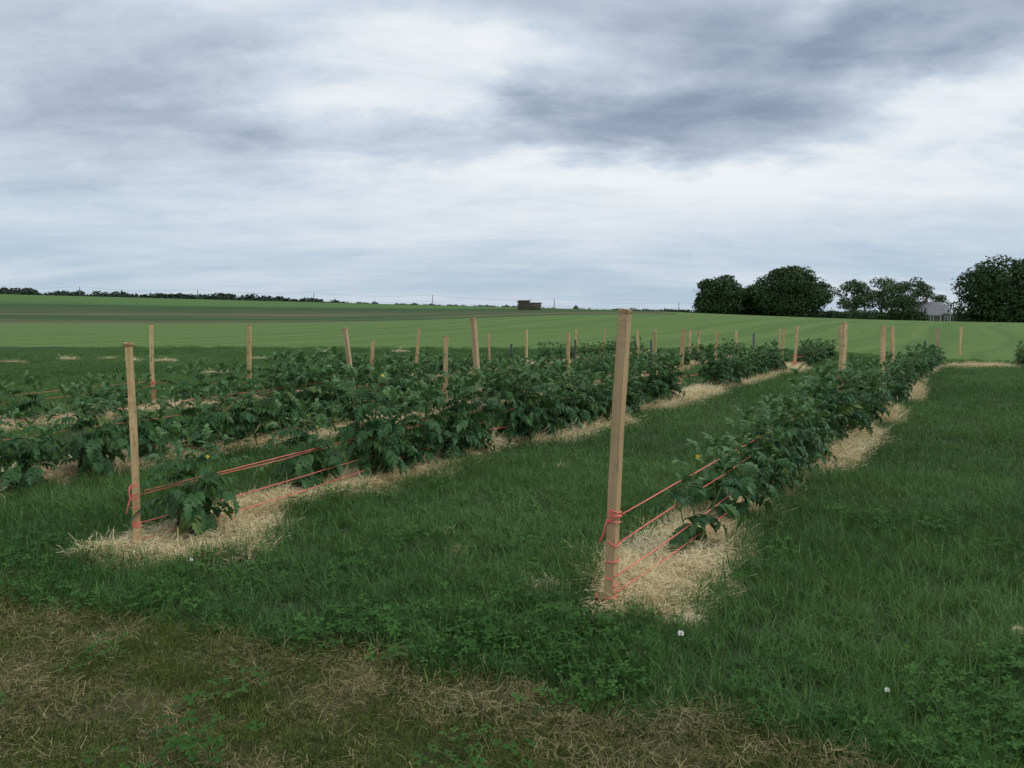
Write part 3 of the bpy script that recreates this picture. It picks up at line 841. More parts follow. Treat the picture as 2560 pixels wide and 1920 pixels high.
S_('D3', 'D', -2.78, 16.22, .059, .88, 10, 'short stub stake left of the middle, half the height of its neighbours', .075, .05, .004)
S_('D4', 'D', -2.06, 17.50, .099, 1.08, 8, 'slim stake tilting right, between the short stub and the broad upright stake', .065, .045, .003)
S_('C2', 'C', -1.00, 12.37, .015, 1.09, 5, 'broad upright low stake just left of the saw-marked leaning stake', .07, .05, .003)
S_('B2', 'B', -.31, 8.70, -.097, 1.40, -35, 'tall saw-marked stake leaning left in the middle of the plants', .05, .046, .003)
S_('D5', 'D', -.52, 19.99, -.042, .93, 12, 'thin stake just right of the saw-marked leaning stake')
S_('D6', 'D', .38, 21.43, -.014, .97, -32, 'thin two-toned upright stake between a grey post and the stake left of it', .06, .05)
S_('C3', 'C', 1.07, 15.83, .002, 1.07, -25, 'pale upright stake left of the tall front stake with a grey post behind it', .055, .045)
S_('D7', 'D', 1.83, 23.92, .020, .92, 8, 'thin far stake standing just beside a grey post left of the tall stake')
S_('D8', 'D', 2.82, 25.76, .077, .91, 6, 'thin far stake tilting right, nearest on the left of the tall front stake')
S_('C4', 'C', 2.89, 18.86, -.046, 1.03, 14, 'first of two thin stakes close together right of the tall front stake')
S_('B3', 'B', 2.55, 14.75, -.015, 1.12, -22, 'second of two thin stakes right of the tall front stake, red twine lower down', .055, .045)
S_('C5', 'C', 3.46, 19.69, -.082, 1.02, -16, 'crooked thin stake beside a small grey post right of the tall stake')
S_('B4', 'B', 3.01, 14.86, .063, 1.13, -18, 'stake with red twine bands at the bare straw gap in the middle row', .075, .05, .003)
S_('C6', 'C', 4.70, 21.96, .018, .96, 14, 'thinnest far stake right of the stake with red bands')
S_('C7', 'C', 5.13, 22.70, -.006, .93, 10, 'thin far stake second to the right of the stake with red bands', .065, .045)
S_('C8', 'C', 5.21, 21.26, .050, .96, -12, 'far stake with dark streaks, third to the right of the red banded stake', .07, .045)
S_('C9', 'C', 6.99, 25.76, -.035, .85, 6, 'small pale far stake left of a tall dark grey post')
S_('C10', 'C', 9.82, 30.45, .009, .85, 20, 'farthest brown stake half hidden behind a tilted pale stake')
S_('B5', 'B', 6.68, 20.45, .027, 1.02, -24, 'pale stake tilting right, left of the stake at the row gap')
S_('B6', 'B', 7.14, 20.93, .049, 1.10, 24, 'streaked stake at the gap before the far clump of plants', .06, .05)
S_('B7', 'B', 11.04, 27.62, -.157, .94, 10, 'far thin stake leaning left behind the broad right-hand stake', .055, .05)
S_('A2', 'A', 3.97, 10.02, .042, 1.34, 24, 'broad stake with pale right edge, standing among the right-hand plants', .066, .048, .003)
S_('A3', 'A', 5.72, 12.78, .000, 1.24, 12, 'left one of two equal stakes among the right-hand plants', .066, .045, .003)
S_('A4', 'A', 6.81, 14.78, -.041, 1.20, 14, 'right one of two equal stakes among the right-hand plants', .062, .045)
S_('A5', 'A', 11.98, 23.30, -.031, .96, -22, 'far stake below the grey house, beside a small grey post', .075, .05)
S_('A6', 'A', 14.94, 27.62, .002, .93, 20, 'rightmost stake, thin and orange, beyond the end of the row', .06, .045)
x, y = rp(-7.2, 1.9); S_('C0', 'C', x, y, .03, 1.3, 15, 'stake that starts the second row, outside the left edge', .056, .042)
x, y = rp(-10.7, 3.4); S_('D0', 'D', x, y, -.02, 1.28, 10, 'stake that starts the farthest row, outside the left edge', .056, .042)
# splinter on the leaning stake
mb = MB(); mb.tube([(-.02, 0, 1.236), (-.05, -.004, 1.238), (-.085, -.002, 1.234)], [.009, .008, .002], 5)
for o in list(C.objects):
    if o.get('label', '').startswith('stake leaning to the left with a splinter'):
        mb.obj('splinter', M['frayed'], o)

# dark metal posts
M['post'] = flat('dark_grey_metal', (.10, .105, .12), .55, .3, 20)
def metal_post(x, y, h, dx, label):
    mb = MB(); a, b2 = .026, .006
    prof = [(-a, -b2), (a, -b2), (a, b2), (b2, b2), (b2, .03), (-b2, .03), (-b2, b2), (-a, b2)]
    vs = [(px, py, -.2) for px, py in prof] + [(px + dx, py, h) for px, py in prof]; k = len(prof)
    mb.add(vs, [(i, (i + 1) % k, (i + 1) % k + k, i + k) for i in range(k)] + [tuple(range(k, 2 * k))])
    for i in range(int(h / .07)):
        z = .05 + i * .07; f = z / h
        mb.box((dx * f, -b2 - .004, z), (.018, .010, .014))
    o = mb.obj('metal_post', M['post']); o.location = (x, y, tz(x, y)); o.rotation_euler = (0, 0, rng.uniform(-.5, .5))
    tag(o, label, 'metal post', 'dark metal posts among the stakes')
metal_post(0.00, 20.45, .66, -.02, 'short dark grey post right of the saw-marked leaning stake')
metal_post(1.67, 22.14, .70, .02, 'dark grey post touching a thin far stake left of the tall stake')
metal_post(3.88, 23.10, .66, -.01, 'small dark grey post beside the crooked thin stake')
metal_post(6.46, 22.14, .86, -.01, 'tall dark grey post standing far right of the red banded stake')
metal_post(10.21, 20.45, .72, -.02, 'dark grey post at the far end of the right-hand row')

# ---------------------------------------------------------------- twine
def coil(mb, st, z0, z1, turns, rad=.0034, seed=0, a0=0):
    r2 = random.Random(seed); e = rad * .9; X, Y = st['wd'] / 2 + e, st['th'] / 2 + e; c = .6
    loop = [(-X * c, -Y), (X * c, -Y), (X, -Y * c), (X, Y * c), (X * c, Y), (-X * c, Y), (-X, Y * c), (-X, -Y * c)]
    pts = []; n = int(turns * 8); ph = [r2.gauss(0, .006) for _ in range(int(turns) + 2)]
    for i in range(n + 1):
        px, py = loop[(i + a0) % 8]; k = i / max(n, 1)
        z = z0 + (z1 - z0) * k + ph[i // 8] * (1 if px > 0 else -1) * (.5 + .5 * abs(px) / X)
        pts.append(st['m'] @ Vector((px, py, z)))
    mb.tube(pts, rad, 5)
    return pts
def strand(p, q, side=0., sag=.01, rad=.0030, n=14, seed=0):
    r2 = random.Random(seed); p, q = Vector(p), Vector(q); mb = MB(); pts = []; off = Vector((U[1], -U[0], 0))
    for i in range(n + 1):
        k = i / n; v = p.lerp(q, k) + off * side * math.sin(math.pi * k) ** .6 + Vector((0, 0, -sag * 4 * k * (1 - k)))
        if 0 < i < n: v += Vector((r2.gauss(0, .002), r2.gauss(0, .002), r2.gauss(0, .0025)))
        pts.append(v)
    mb.tube(pts, rad, 5); return mb
def twine(a, b2, label, coils, strands, loose=(), rad=.0036):
    st = STAKES[a]; o0 = Vector((st['x'], st['y'], tz(st['x'], st['y'])))
    root = empty('twine', o0, label, 'twine', 'coral twine strung along the rows')
    def put(mb, nm):
        mb.v = [tuple(Vector(q) - o0) for q in mb.v]; return mb.obj(nm, M['twine'], root, True)
    for i, (z0, z1, t) in enumerate(coils):
        mb = MB(); coil(mb, st, z0, z1, t, rad, seed=i + int(st['x'] * 50), a0=i * 3); put(mb, 'coil')
    for i, (za, zb, side) in enumerate(strands):
        p = st['m'] @ Vector((st['wd'] / 2 + .003, st['th'] / 2 * (1 if side < 0 else -1), za))
        q = b2 if not isinstance(b2, str) else STAKES[b2]['m'] @ Vector((-STAKES[b2]['wd'] / 2, 0, zb))
        if not isinstance(b2, str): q = Vector(b2) + Vector((0, 0, zb))
        put(strand(p, q, side, .012, rad * .9, 16, seed=i), 'strand')
    for pts in loose:
        mb = MB(); mb.tube([st['m'] @ Vector(q) for q in pts], [rad * .9] * (len(pts) - 1) + [rad * 1.7], 5); put(mb, 'loose_end')
    return root
twine('A1', 'A2', 'coral twine from the tall front stake along the right-hand plants',
      [(.505, .445, 4.4), (.345, .335, 1.2), (.24, .262, 1.0), (.13, .165, 1.05), (.05, .07, 1.1), (.0, .03, 1.6)],
      [(.485, .46, -.04), (.345, .38, -.03), (.18, .30, .04), (.095, .2, .07)],
      [[(-.029, -.026, .455), (-.036, -.03, .42), (-.046, -.034, .38), (-.058, -.036, .335)], [(-.029, -.026, .462), (-.034, -.031, .43), (-.041, -.036, .37)], [(-.03, -.026, .02), (-.05, -.03, .05), (-.07, -.03, .075)]])
twine('B1', 'B2', 'coral twine from the capped left stake along the row behind it',
      [(.425, .405, 3.0), (.34, .375, 1.1), (.345, .325, 2.3), (.26, .285, 1.0), (.19, .15, 3.2), (.05, .06, 1.3)],
      [(.37, .47, -.03), (.35, .43, -.05), (.18, .32, .03), (.075, .24, .07)],
      [[(-.032, -.02, .415), (-.034, -.024, .37), (-.03, -.024, .34), (-.042, -.026, .30), (-.054, -.03, .245)], [(-.03, -.02, .06), (-.05, -.03, .045), (-.075, -.03, .0)]])
twine('C0', 'C1', 'coral twine strung along the second row, entering at the left edge', [(.5, .56, 3.2)], [(.52, .60, -.04), (.40, .46, .05), (.10, .2, .07)], rad=.0026)
twine('D0', 'D1', 'coral twine strung along the farthest row, entering at the left edge', [(.4, .46, 3.2)], [(.42, .38, -.05), (.33, .30, .05)], rad=.0028)
twine('D1', 'D2', 'pink twine band and lines on the second stake from the left', [(.37, .33, 4.2), (.2, .24, 2.2), (.12, .15, 2.)], [(.36, .30, .05)], rad=.0036)
twine('C1', 'C2', 'coral twine round the left-leaning stake and on through the plants', [(.56, .52, 3.2), (.42, .46, 2.), (.15, .2, 3)], [(.5, .5, .16), (.3, .3, .18)], rad=.004)
twine('B2', 'B3', 'coral twine low on the saw-marked stake and on through the plants', [(.55, .5, 3.2), (.2, .3, 3)], [(.4, .4, .22), (.22, .22, .26)], rad=.004)
twine('A2', 'A3', 'coral twine low on the broad stake among the right-hand plants', [(.12, .3, 5), (.5, .55, 3)], [(.45, .45, -.1), (.2, .2, .1)], rad=.004)
twine('B4', 'B5', 'red twine bands round the stake at the bare straw gap', [(.36, .33, 3.2), (.27, .3, 1.2), (.24, .2, 2.2), (.07, .03, 3.2)], [(.3, .3, .1)], rad=.0055)
twine('B6', 'B7', 'red twine bands round the streaked stake at the far gap', [(.36, .33, 3.2), (.2, .1, 4)], [(.3, .3, .05)], rad=.006)

# ---------------------------------------------------------------- tomato plants
def leaflet(mb, base, fwd, upv, L, r2, hi=True, droop=.35):
    fwd = fwd.normalized(); side = fwd.cross(upv).normalized(); upv = side.cross(fwd)
    prof = [(0, .03), (.14, .31), (.25, .17), (.42, .34), (.53, .16), (.68, .22), (.80, .07), (1, 0)] if hi else [(0, .06), (.36, .36), (1, 0)]
    fold = r2.uniform(.15, .55); tw = r2.uniform(-.3, .3); mid = []; le = []; ri = []
    for t, wv in prof:
        c = base + fwd * L * t - upv * droop * L * t * t
        j = r2.uniform(.85, 1.15)
        mid.append(c); le.append(c + side * wv * L * j + upv * (fold * wv * L + tw * wv * L)); ri.append(c - side * wv * L * j + upv * (fold * wv * L - tw * wv * L))
    n = len(prof); vs = mid + le[:-1] + ri[:-1]; m1 = n; m2 = n + n - 1; fs = []
    for i in range(n - 2):
        fs.append((i, m1 + i, m1 + i + 1, i + 1)); fs.append((i, i + 1, m2 + i + 1, m2 + i))
    fs.append((n - 2, m1 + n - 2, n - 1)); fs.append((n - 2, n - 1, m2 + n - 2))
    mb.add(vs, fs, col=r2.random() * .8 + .1)
def compound_leaf(seed, hi=True, young=False):
    """a pinnate tomato leaf one unit long, arching along +X"""
    r2 = random.Random(seed); mb = MB(); pts = []; p = Vector((0, 0, 0)); ang = r2.uniform(.15, .4); dr = r2.uniform(1.0, 1.7) * (.5 if young else 1); n = 8; yw = 0; yr = r2.gauss(0, .25)
    dirs = []
    for i in range(n + 1):
        pts.append(p.copy()); dv = Vector((math.cos(ang) * math.cos(yw), math.cos(ang) * math.sin(yw), math.sin(ang))); dirs.append(dv)
        p = p + dv * (.72 / n); ang -= dr / n; yw += yr / n
    k = len(mb.v); mb.tube(pts, [.016 * (1 - .6 * i / n) for i in range(n + 1)], 3, cap=False); mb.c += [.75] * (len(mb.v) - k)
    def at(t):
        f = t * n; i = min(int(f), n - 1); return pts[i].lerp(pts[i + 1], f - i), dirs[i]
    for t, sz in ((.28, .22), (.46, .28), (.65, .30), (.84, .26), (.37, .09), (.56, .10), (.75, .09)):
        b, dv = at(t); upv = Vector((0, 0, 1)); sd = dv.cross(upv).normalized(); upl = sd.cross(dv)
        for sg in (1, -1):
            a = r2.uniform(.85, 1.2); f = dv * math.cos(a) + sd * sg * math.sin(a) - upl * r2.uniform(.0, .55) * (.4 if young else 1)
            leaflet(mb, b, f, upl, sz * r2.uniform(.8, 1.15), r2, hi and sz > .15, r2.uniform(.15, .6) * (.5 if young else 1))
    b, dv = at(1.0); sd = dv.cross(Vector((0, 0, 1))).normalized(); upl = sd.cross(dv)
    leaflet(mb, b, dv, upl, .34, r2, hi, r2.uniform(.2, .6))
    return mb
LEAF_HI = [compound_leaf(400 + i, True) for i in range(7)] + [compound_leaf(430 + i, True, True) for i in range(3)]
LEAF_LO = [compound_leaf(400 + i, False) for i in range(7)] + [compound_leaf(430 + i, False, True) for i in range(3)]
LEAF_ME = [m_.mesh('tomato_leaf', M['tomato'] if i < 7 else M['tomato_young']) for i, m_ in enumerate(LEAF_HI)]
def stem_mat():
    m, n, b, o = mat('tomato_stem')
    f = n.noise(n.node('ShaderNodeNewGeometry').outputs['Position'], 30, 3)
    setb(n, b, n.mix(f, (.075, .15, .05), (.14, .22, .085)), .5); return m
M['stem'] = stem_mat()
M['yellow'] = flat('yellow_petal', (.78, .62, .04), .6, .15, 60)
def plant_spec(seed, H, nshoot, spread, gap, Lf):
    r2 = random.Random(seed); stems = []; leaves = []; tips = []
    for q in range(nshoot):
        az = q / nshoot * 6.283 + r2.uniform(-.5, .5); out = spread * (r2.uniform(.5, 1.15) if q else .15); top = H * (r2.uniform(.72, 1.0) if q else 1)
        p0 = Vector((0, 0, 0 if q == 0 else H * r2.uniform(.03, .16))); n = 9; pts = []
        for i in range(n + 1):
            k = i / n
            rr = out * (1 - (1 - k) ** 1.7); wob = .012 * math.sin(k * 7 + q)
            pts.append(p0 + Vector((math.cos(az) * rr + wob, math.sin(az) * rr - wob, (top - p0.z) * k)))
        stems.append((pts, [.0065 * (1 - .6 * i / n) * (1 if q == 0 else .8) for i in range(n + 1)]))
        L = sum((pts[i + 1] - pts[i]).length for i in range(n)); t = r2.uniform(.12, .2); a = r2.uniform(0, 6.28)
        while t < .98:
            f = t * n; i = min(int(f), n - 1); b = pts[i].lerp(pts[i + 1], f - i)
            sz = Lf * (1.0 - .55 * t ** 2) * r2.uniform(.75, 1.2) * (.75 if t < .2 else 1); pit = -.25 + .95 * t + r2.gauss(0, .18)
            v = r2.randrange(7) if t < .8 else 7 + r2.randrange(3)
            leaves.append((v, Matrix.Translation(b) @ Matrix.Rotation(a, 4, 'Z') @ Matrix.Rotation(-pit, 4, 'Y') @ Matrix.Rotation(r2.gauss(0, .3), 4, 'X') @ Matrix.Scale(sz, 4)))
            t += gap / L * r2.uniform(.8, 1.2); a += 2.4 + r2.gauss(0, .3)
        for j in range(3):
            leaves.append((7 + j, Matrix.Translation(pts[-1]) @ Matrix.Rotation(a + j * 2.1, 4, 'Z') @ Matrix.Rotation(-r2.uniform(.7, 1.2), 4, 'Y') @ Matrix.Scale(Lf * r2.uniform(.32, .5), 4)))
        tips.append(pts[-1])
    mb = MB()
    for p, rd in stems: mb.tube(p, rd, 5, cap=False)
    return dict(stem=mb, leaves=leaves, tips=tips, H=H)
def make_lo(sp_, name):
    mb = MB()
    for v, m in sp_['leaves']:
        src = LEAF_LO[v]; mb.add([m @ Vector(q) for q in src.v], src.f, 1 if v > 6 else 0); mb.c += src.c
    return mb.mesh(name, [M['tomato'], M['tomato_young']])
DENSE = [plant_spec(500 + i, (.58, .64, .55, .68, .61, .52)[i], 8, .22, .050, .27) for i in range(6)]
SPARSE = [plant_spec(540, .52, 3, .15, .065, .30), plant_spec(541, .46, 6, .25, .055, .28), plant_spec(542, .58, 7, .24, .050, .28), plant_spec(543, .60, 6, .21, .052, .28), plant_spec(544, .42, 6, .22, .055, .26)]
for s_ in DENSE + SPARSE:
    s_['stem_me'] = s_['stem'].mesh('tomato_stem', M['stem'], True)
for s_ in DENSE + SPARSE[-1:]:
    s_['lo_me'] = make_lo(s_, 'tomato_foliage')
mb = MB()
for i in range(5):
    a = i * 1.2566; c, s = math.cos(a), math.sin(a)
    mb.add([(0, 0, 0), (c * .006 - s * .003, s * .006 + c * .003, .002), (c * .013, s * .013, -.003), (c * .006 + s * .003, s * .006 - c * .003, .002)], [(0, 1, 2, 3)])
mb.tube([(0, 0, 0), (.001, 0, .006)], [.002, .001], 4)
FLOWER_ME = mb.mesh('tomato_flower', M['yellow'])
PLANTS = []
def plant(spec, x, y, rz, sc, near, label, flowers=0):
    root = empty('tomato_plant', (float(x), float(y), tz(x, y) - .005), label, 'plant', 'tomato plants set out in rows', rz)
    root.scale = (sc, sc, sc * rng.uniform(.93, 1.07))
    o = bpy.data.objects.new('stem', spec['stem_me']); link(o, root)
    if near:
        for v, m in spec['leaves']:
            o = bpy.data.objects.new('leaf', LEAF_ME[v]); link(o, root); o.matrix_basis = m
    else:
        o = bpy.data.objects.new('foliage', spec['lo_me']); link(o, root); o['kind'] = 'stuff'
    for i in range(flowers):
        t = spec['tips'][i % len(spec['tips'])]; k = rng.uniform(.85, 1.0)
        o = bpy.data.objects.new('flower', FLOWER_ME); link(o, root); o.location = (t[0] * k + rng.gauss(0, .02), t[1] * k + rng.gauss(0, .02), t[2] * rng.uniform(.82, 1.0) + .01)
        o.rotation_euler = (rng.uniform(-.9, .9), rng.uniform(-.9, .9), rng.uniform(0, 6)); o.scale = (1.3, 1.3, 1.3)
ORD = ['first', 'second', 'third', 'fourth', 'fifth', 'sixth', 'seventh', 'eighth', 'ninth', 'tenth', 'eleventh', 'twelfth', 'thirteenth', 'fourteenth', 'fifteenth', 'sixteenth', 'seventeenth', 'eighteenth', 'nineteenth', 'twentieth']
REF = {'A1': 'the tall front stake', 'A2': 'the broad right-hand stake', 'A3': 'the left one of two equal right-hand stakes', 'A4': 'the right one of two equal right-hand stakes', 'A5': 'the stake below the house',
       'B1': 'the capped left stake', 'B2': 'the saw-marked leaning stake', 'B3': 'the thin stake at the straw gap', 'B4': 'the red banded stake', 'B5': 'the pale tilting stake before the far gap', 'B6': 'the streaked stake at the far gap',
       'C0': 'the left edge in the second row', 'C1': 'the stake with the splinter', 'C2': 'the broad upright low stake', 'C3': 'the pale upright stake beside a grey post', 'C4': 'the thin stake right of the tall front stake', 'C5': 'the crooked thin stake', 'C6': 'the thinnest far stake', 'C7': 'the second far stake past the red bands', 'C8': 'the dark streaked far stake', 'C9': 'the small pale far stake',
       'D0': 'the left edge in the farthest row', 'D1': 'the stake with the pink band', 'D2': 'the weathered third stake from the left', 'D3': 'the short stub stake', 'D4': 'the slim tilting stake', 'D5': 'the thin stake behind the saw-marked one', 'D6': 'the two-toned thin stake', 'D7': 'the thin stake at the grey post', 'D8': 'the farthest tilting stake'}
SPOTS = [  # hand-placed first plants: perp, s, spec, scale, flowers, label
    (-1.60, 4.85, 0, 1.0, 1, 'single-stemmed tomato plant with a yellow flower behind the tall front stake'),
    (-1.62, 5.72, 1, 1.05, 1, 'low sprawling tomato plant second in line behind the tall front stake'),
    (-1.60, 6.45, 2, 1.0, 1, 'leafy tomato plant third in line behind the tall front stake'),
    (-4.55, 3.52, 3, .95, 2, 'tomato plant in a bare hollow just right of the capped left stake'),
    (-4.85, 4.84, 3, 1.0, 3, 'tall thin tomato plant with yellow flowers, second behind the capped left stake'),
    (-6.95, 3.02, 2, 1.05, 0, 'tomato plant cut by the left edge of the picture'),
    (-6.95, 3.72, 2, .98, 1, 'bushy tomato plant at the left edge above the bare straw bed'),
    (-6.97, 4.35, 3, 1.05, 0, 'tomato plant just left of the capped stake, seen past its shaft'),
    (-7.12, 5.0, 2, .95, 0, 'tomato plant straight behind the capped stake, one row back'),
    (-7.15, 5.6, 1, 1.15, 0, 'open tomato plant just right of the capped stake, one row behind it'),
    (-10.9, 5.0, 4, 1.15, 0, 'small tomato plant in the farthest row at the left edge'),
    (-10.9, 5.9, 4, 1.25, 0, 'small tomato plant in the farthest row left of the capped stake'),
    (-10.75, 6.7, 4, 1.1, 0, 'small tomato plant in the farthest row seen over the capped stake'),
    (-11.0, 7.4, 4, 1.2, 0, 'small tomato plant left of the stake with the pink band'),
    (-10.9, 8.6, 4, 1.3, 0, 'low tomato plant right of the stake with the pink band'),
    (-10.7, 9.15, 1, 1.05, 0, 'low tomato plant just left of the weathered third stake')]
for p, s, sp_, sc, fl, lb in SPOTS:
    x, y = rp(p, s); plant(SPARSE[sp_], x, y, rng.uniform(0, 6.28), sc * 1.14, True, lb, fl)
for row, rngs in (('A', [(6.95, 24.2)]), ('B', [(5.5, 12.95), (15.1, 20.2), (22.4, 26.6)]), ('C', [(6.1, 26.5)]), ('D', [(9.7, 26.5)])):
    sts = sorted([(v['s'], k) for k, v in STAKES.items() if v['row'] == row]); cnt = {}
    for a, b2 in rngs:
        s = a
        while s < b2:
            p = ROWS[row] + rng.gauss(0, .05)
            if all(abs(s - q[0]) > .16 for q in sts):
                x, y = rp(p, s); dist = math.hypot(x, y)
                prev = [k for q, k in sts if q < s][-1]; cnt[prev] = cnt.get(prev, 0) + 1
                lb = f"bushy tomato plant, {ORD[cnt[prev] - 1]} behind {REF[prev]}" if not prev.endswith('0') else f"bushy tomato plant, {ORD[cnt[prev] - 1]} dense one from {REF[prev]}"
                grow = {'A': float(np.interp(s, [6.9, 8.5, 12, 16, 24], [1.15, 1.28, 1.2, .95, .85])), 'B': float(np.interp(s, [5.5, 6.5, 12, 15, 20, 22, 26], [1.15, 1.28, 1.2, 1.1, 1.0, .9, .85])), 'C': float(np.interp(s, [6, 7.5, 11, 15, 26], [1.1, 1.2, 1.1, .85, .75])), 'D': float(np.interp(s, [9.5, 12, 15, 26], [.95, 1.0, .8, .7]))}[row]
                plant(DENSE[rng.randrange(6)], x, y, rng.uniform(0, 6.28), grow * rng.uniform(.88, 1.14), dist < 13.5, lb, 1 if dist < 9 and rng.random() < .5 else 0)
            s += rng.uniform(.40, .50)
for i, (x, y) in enumerate(((13.2, 21.2), (13.5, 21.7), (13.8, 22.2), (14.05, 22.65))):
    plant(DENSE[i], x, y, i * 1.3, .88, False, ['nearest', 'second', 'third', 'farthest'][i] + ' tomato plant of the clump at the right edge')

# ---------------------------------------------------------------- trees
def tree_leaf_mat(name, c0, c1):
    m, n, b, o = mat(name)
    sh = n.attr('shade')
    p = n.node('ShaderNodeNewGeometry').outputs['Position']
    f = n.math('ADD', n.math('MULTIPLY', sh, .7), n.math('MULTIPLY', n.noise(p, .35, 3), .4), clamp=True)
    setb(n, b, n.mix(f, c0, c1), .7); b.inputs['Specular IOR Level'].default_value = .15
    return m
M['tree_dark'] = tree_leaf_mat('dark_tree_leaves', (.012, .032, .012), (.055, .098, .032))
M['tree_light'] = tree_leaf_mat('light_tree_leaves', (.030, .060, .028), (.085, .135, .060))
M['wood_far'] = tree_leaf_mat('far_wood_leaves', (.018, .036, .024), (.040, .066, .040))
M['bark'] = flat('bark', (.055, .045, .035), .9, .3, 3)
def leaf_cloud(mb, lobes, n, size, r2, inner=.45):
    tot = sum(l[3] * l[4] * l[5] for l in lobes) ** 1
    wts = [(l[3] * l[4] * l[5]) ** .67 for l in lobes]; W = sum(wts)
    for l, wt in zip(lobes, wts):
        for _ in range(int(n * wt / W)):
            z = r2.uniform(-1, 1); a = r2.uniform(0, 6.283); q = math.sqrt(1 - z * z)
            dv = Vector((q * math.cos(a), q * math.sin(a), z)); rad = r2.uniform(inner, 1.0) ** .5 * (1 + r2.gauss(0, .05))
            c = Vector((l[0] + dv.x * l[3] * rad, l[1] + dv.y * l[4] * rad, l[2] + dv.z * l[5] * rad))
            nn = (dv + Vector((r2.gauss(0, .55), r2.gauss(0, .55), r2.gauss(.25, .55)))).normalized()
            t = nn.orthogonal().normalized(); t = Matrix.Rotation(r2.uniform(0, 6.28), 3, nn) @ t; b = nn.cross(t); sz = size * r2.uniform(.5, 1.2)
            mb.add([c - t * sz, c + b * sz * .45 + t * .1 * sz, c + t * sz, c - b * sz * .5], [(0, 1, 2, 3)], col=r2.random() * .55 + .45 * l[6])
def tree(name, label, x, y, z0, H, Wd, n, size, m, trunk_frac, seed, group, nl=26, shape=1.0, flatb=.25, inner=.5, dep=None):
    r2 = random.Random(seed)
    root = empty(name, (x, y, z0), label, 'tree', group)
    rx = Wd / 2; cz = H * (trunk_frac + 1) / 2; rz = H * (1 - trunk_frac) / 2; lobes = []
    dep = dep or rx
    for i in range(nl):
        zz = r2.uniform(-.85, 1) ; a = r2.uniform(0, 6.283); q = math.sqrt(max(0, 1 - abs(zz) ** (2 * shape))); rr = r2.uniform(.45, .82) * q
        lr = r2.uniform(.24, .40)
        lobes.append((math.cos(a) * rr * rx, math.sin(a) * rr * dep, cz + zz * rz * (1 - lr * .8), rx * lr, dep * lr, rz * lr * r2.uniform(.75, 1.1), r2.random()))
    if flatb > 0:
        lobes.append((0, 0, cz, rx * .80, dep * .75, rz * .86, .3)); lobes.append((0, 0, H * .26, rx * .93, dep * .85, H * .30, .3))
    mb = MB(); leaf_cloud(mb, lobes, n, size, r2, inner); mb.obj('crown', m, root)
    mb = MB(); mb.tube([(0, 0, -.5), (.1, 0, H * .25), (0, .1, H * .6)], [H * .028, H * .022, H * .010], 8)
    for l in lobes[:12]:
        s0 = H * r2.uniform(.18, .5); mb.tube([(0, 0, s0), (l[0] * .45, l[1] * .45, s0 + (l[2] - s0) * .6), (l[0] * .9, l[1] * .9, l[2])], [H * .012, H * .008, H * .003], 5)
    mb.obj('trunk', M['bark'], root, True)
    return root
def dirx(px, y): return (px - 1106) / 1790 * y * .999
g = 'broad trees behind the lawn'
for name, lb, x, y, H, Wd, n, size, m, tf, seed, nl in (
    ('broad_tree', 'round-headed dark tree at the left end of the tree group', 49.5, 200, 10.0, 13.2, 10000, .42, M['tree_dark'], .0, 1, 26),
    ('broad_tree', 'largest dark dome-shaped tree in the middle of the tree group', 66.5, 202, 13.4, 20.6, 24000, .42, M['tree_dark'], -.02, 2, 44),
    ('broad_tree', 'dark tree filling the gap left of the dome-shaped tree', 57.5, 206, 8.3, 9.0, 4000, .42, M['tree_dark'], .0, 3, 18),
    ('open_tree', 'airy open-crowned tree left of the house, first of three', 97.0, 236, 13.4, 12.5, 3300, .40, M['tree_light'], .30, 4, 22),
    ('open_tree', 'airy pale-leaved tree in the middle of three left of the house', 106.5, 240, 14.2, 14.5, 3800, .40, M['tree_light'], .32, 5, 24),
    ('open_tree', 'airy flat-topped tree nearest the house roof', 117.0, 244, 14.4, 12.0, 3200, .40, M['tree_light'], .36, 6, 24),
    ('round_bush', 'low dark bush under the airy trees', 94.6, 226, 5.4, 14.0, 4200, .38, M['tree_dark'], -.1, 7, 18),
    ('round_bush', 'big dark rounded bush against the left side of the house', 106.0, 224, 8.6, 13.0, 6500, .38, M['tree_dark'], -.1, 8, 24),
    ('broad_tree', 'huge dark tree cut by the right edge', 101.5, 168, 15.6, 24.0, 26000, .42, M['tree_dark'], -.05, 9, 46),
    ('round_bush', 'small pale bush at the foot of the huge right tree', 91.2, 170, 4.6, 2.6, 500, .25, M['tree_light'], .1, 10, 8),
    ('broad_tree', 'dark tree top showing just behind the house roof', 131, 255, 9.5, 9, 2500, .42, M['tree_dark'], .1, 11, 16)):
    tree(name, lb, x, y, tz(x, y) - .3, H, Wd, n, size, m, tf, seed, g, nl, inner=.35 if name == 'open_tree' else .5, flatb=0 if name == 'open_tree' else .25)

# far woods on the skyline
def wood_band(name, label, pts, y0, depth, seed, size=1.5):
    r2 = random.Random(seed); mb = MB(); x = pts[0][0]
    while x < pts[-1][0]:
        top = np.interp(x, [p[0] for p in pts], [p[1] for p in pts]); y = y0 + r2.uniform(0, depth); zb = tz(x, y)
        H = max(4.0, (top - zb)) * r2.uniform(.90, .99); rx = r2.uniform(4.5, 8.5)
        lobes = [(x + r2.gauss(0, rx * .4), y + r2.gauss(0, 2), zb + H * r2.uniform(.45, .82), rx * r2.uniform(.5, .8), rx * .6, H * r2.uniform(.16, .22), r2.random()) for _ in range(5)] + [(x, y, zb + H * .42, rx * 1.1, rx * .8, H * .44, .4)]
        leaf_cloud(mb, lobes, 520, size, r2, .5)
        x += rx * r2.uniform(.28, .48)
    o = mb.obj(name, M['wood_far']); tag(o, label, 'wood', None, 'stuff')
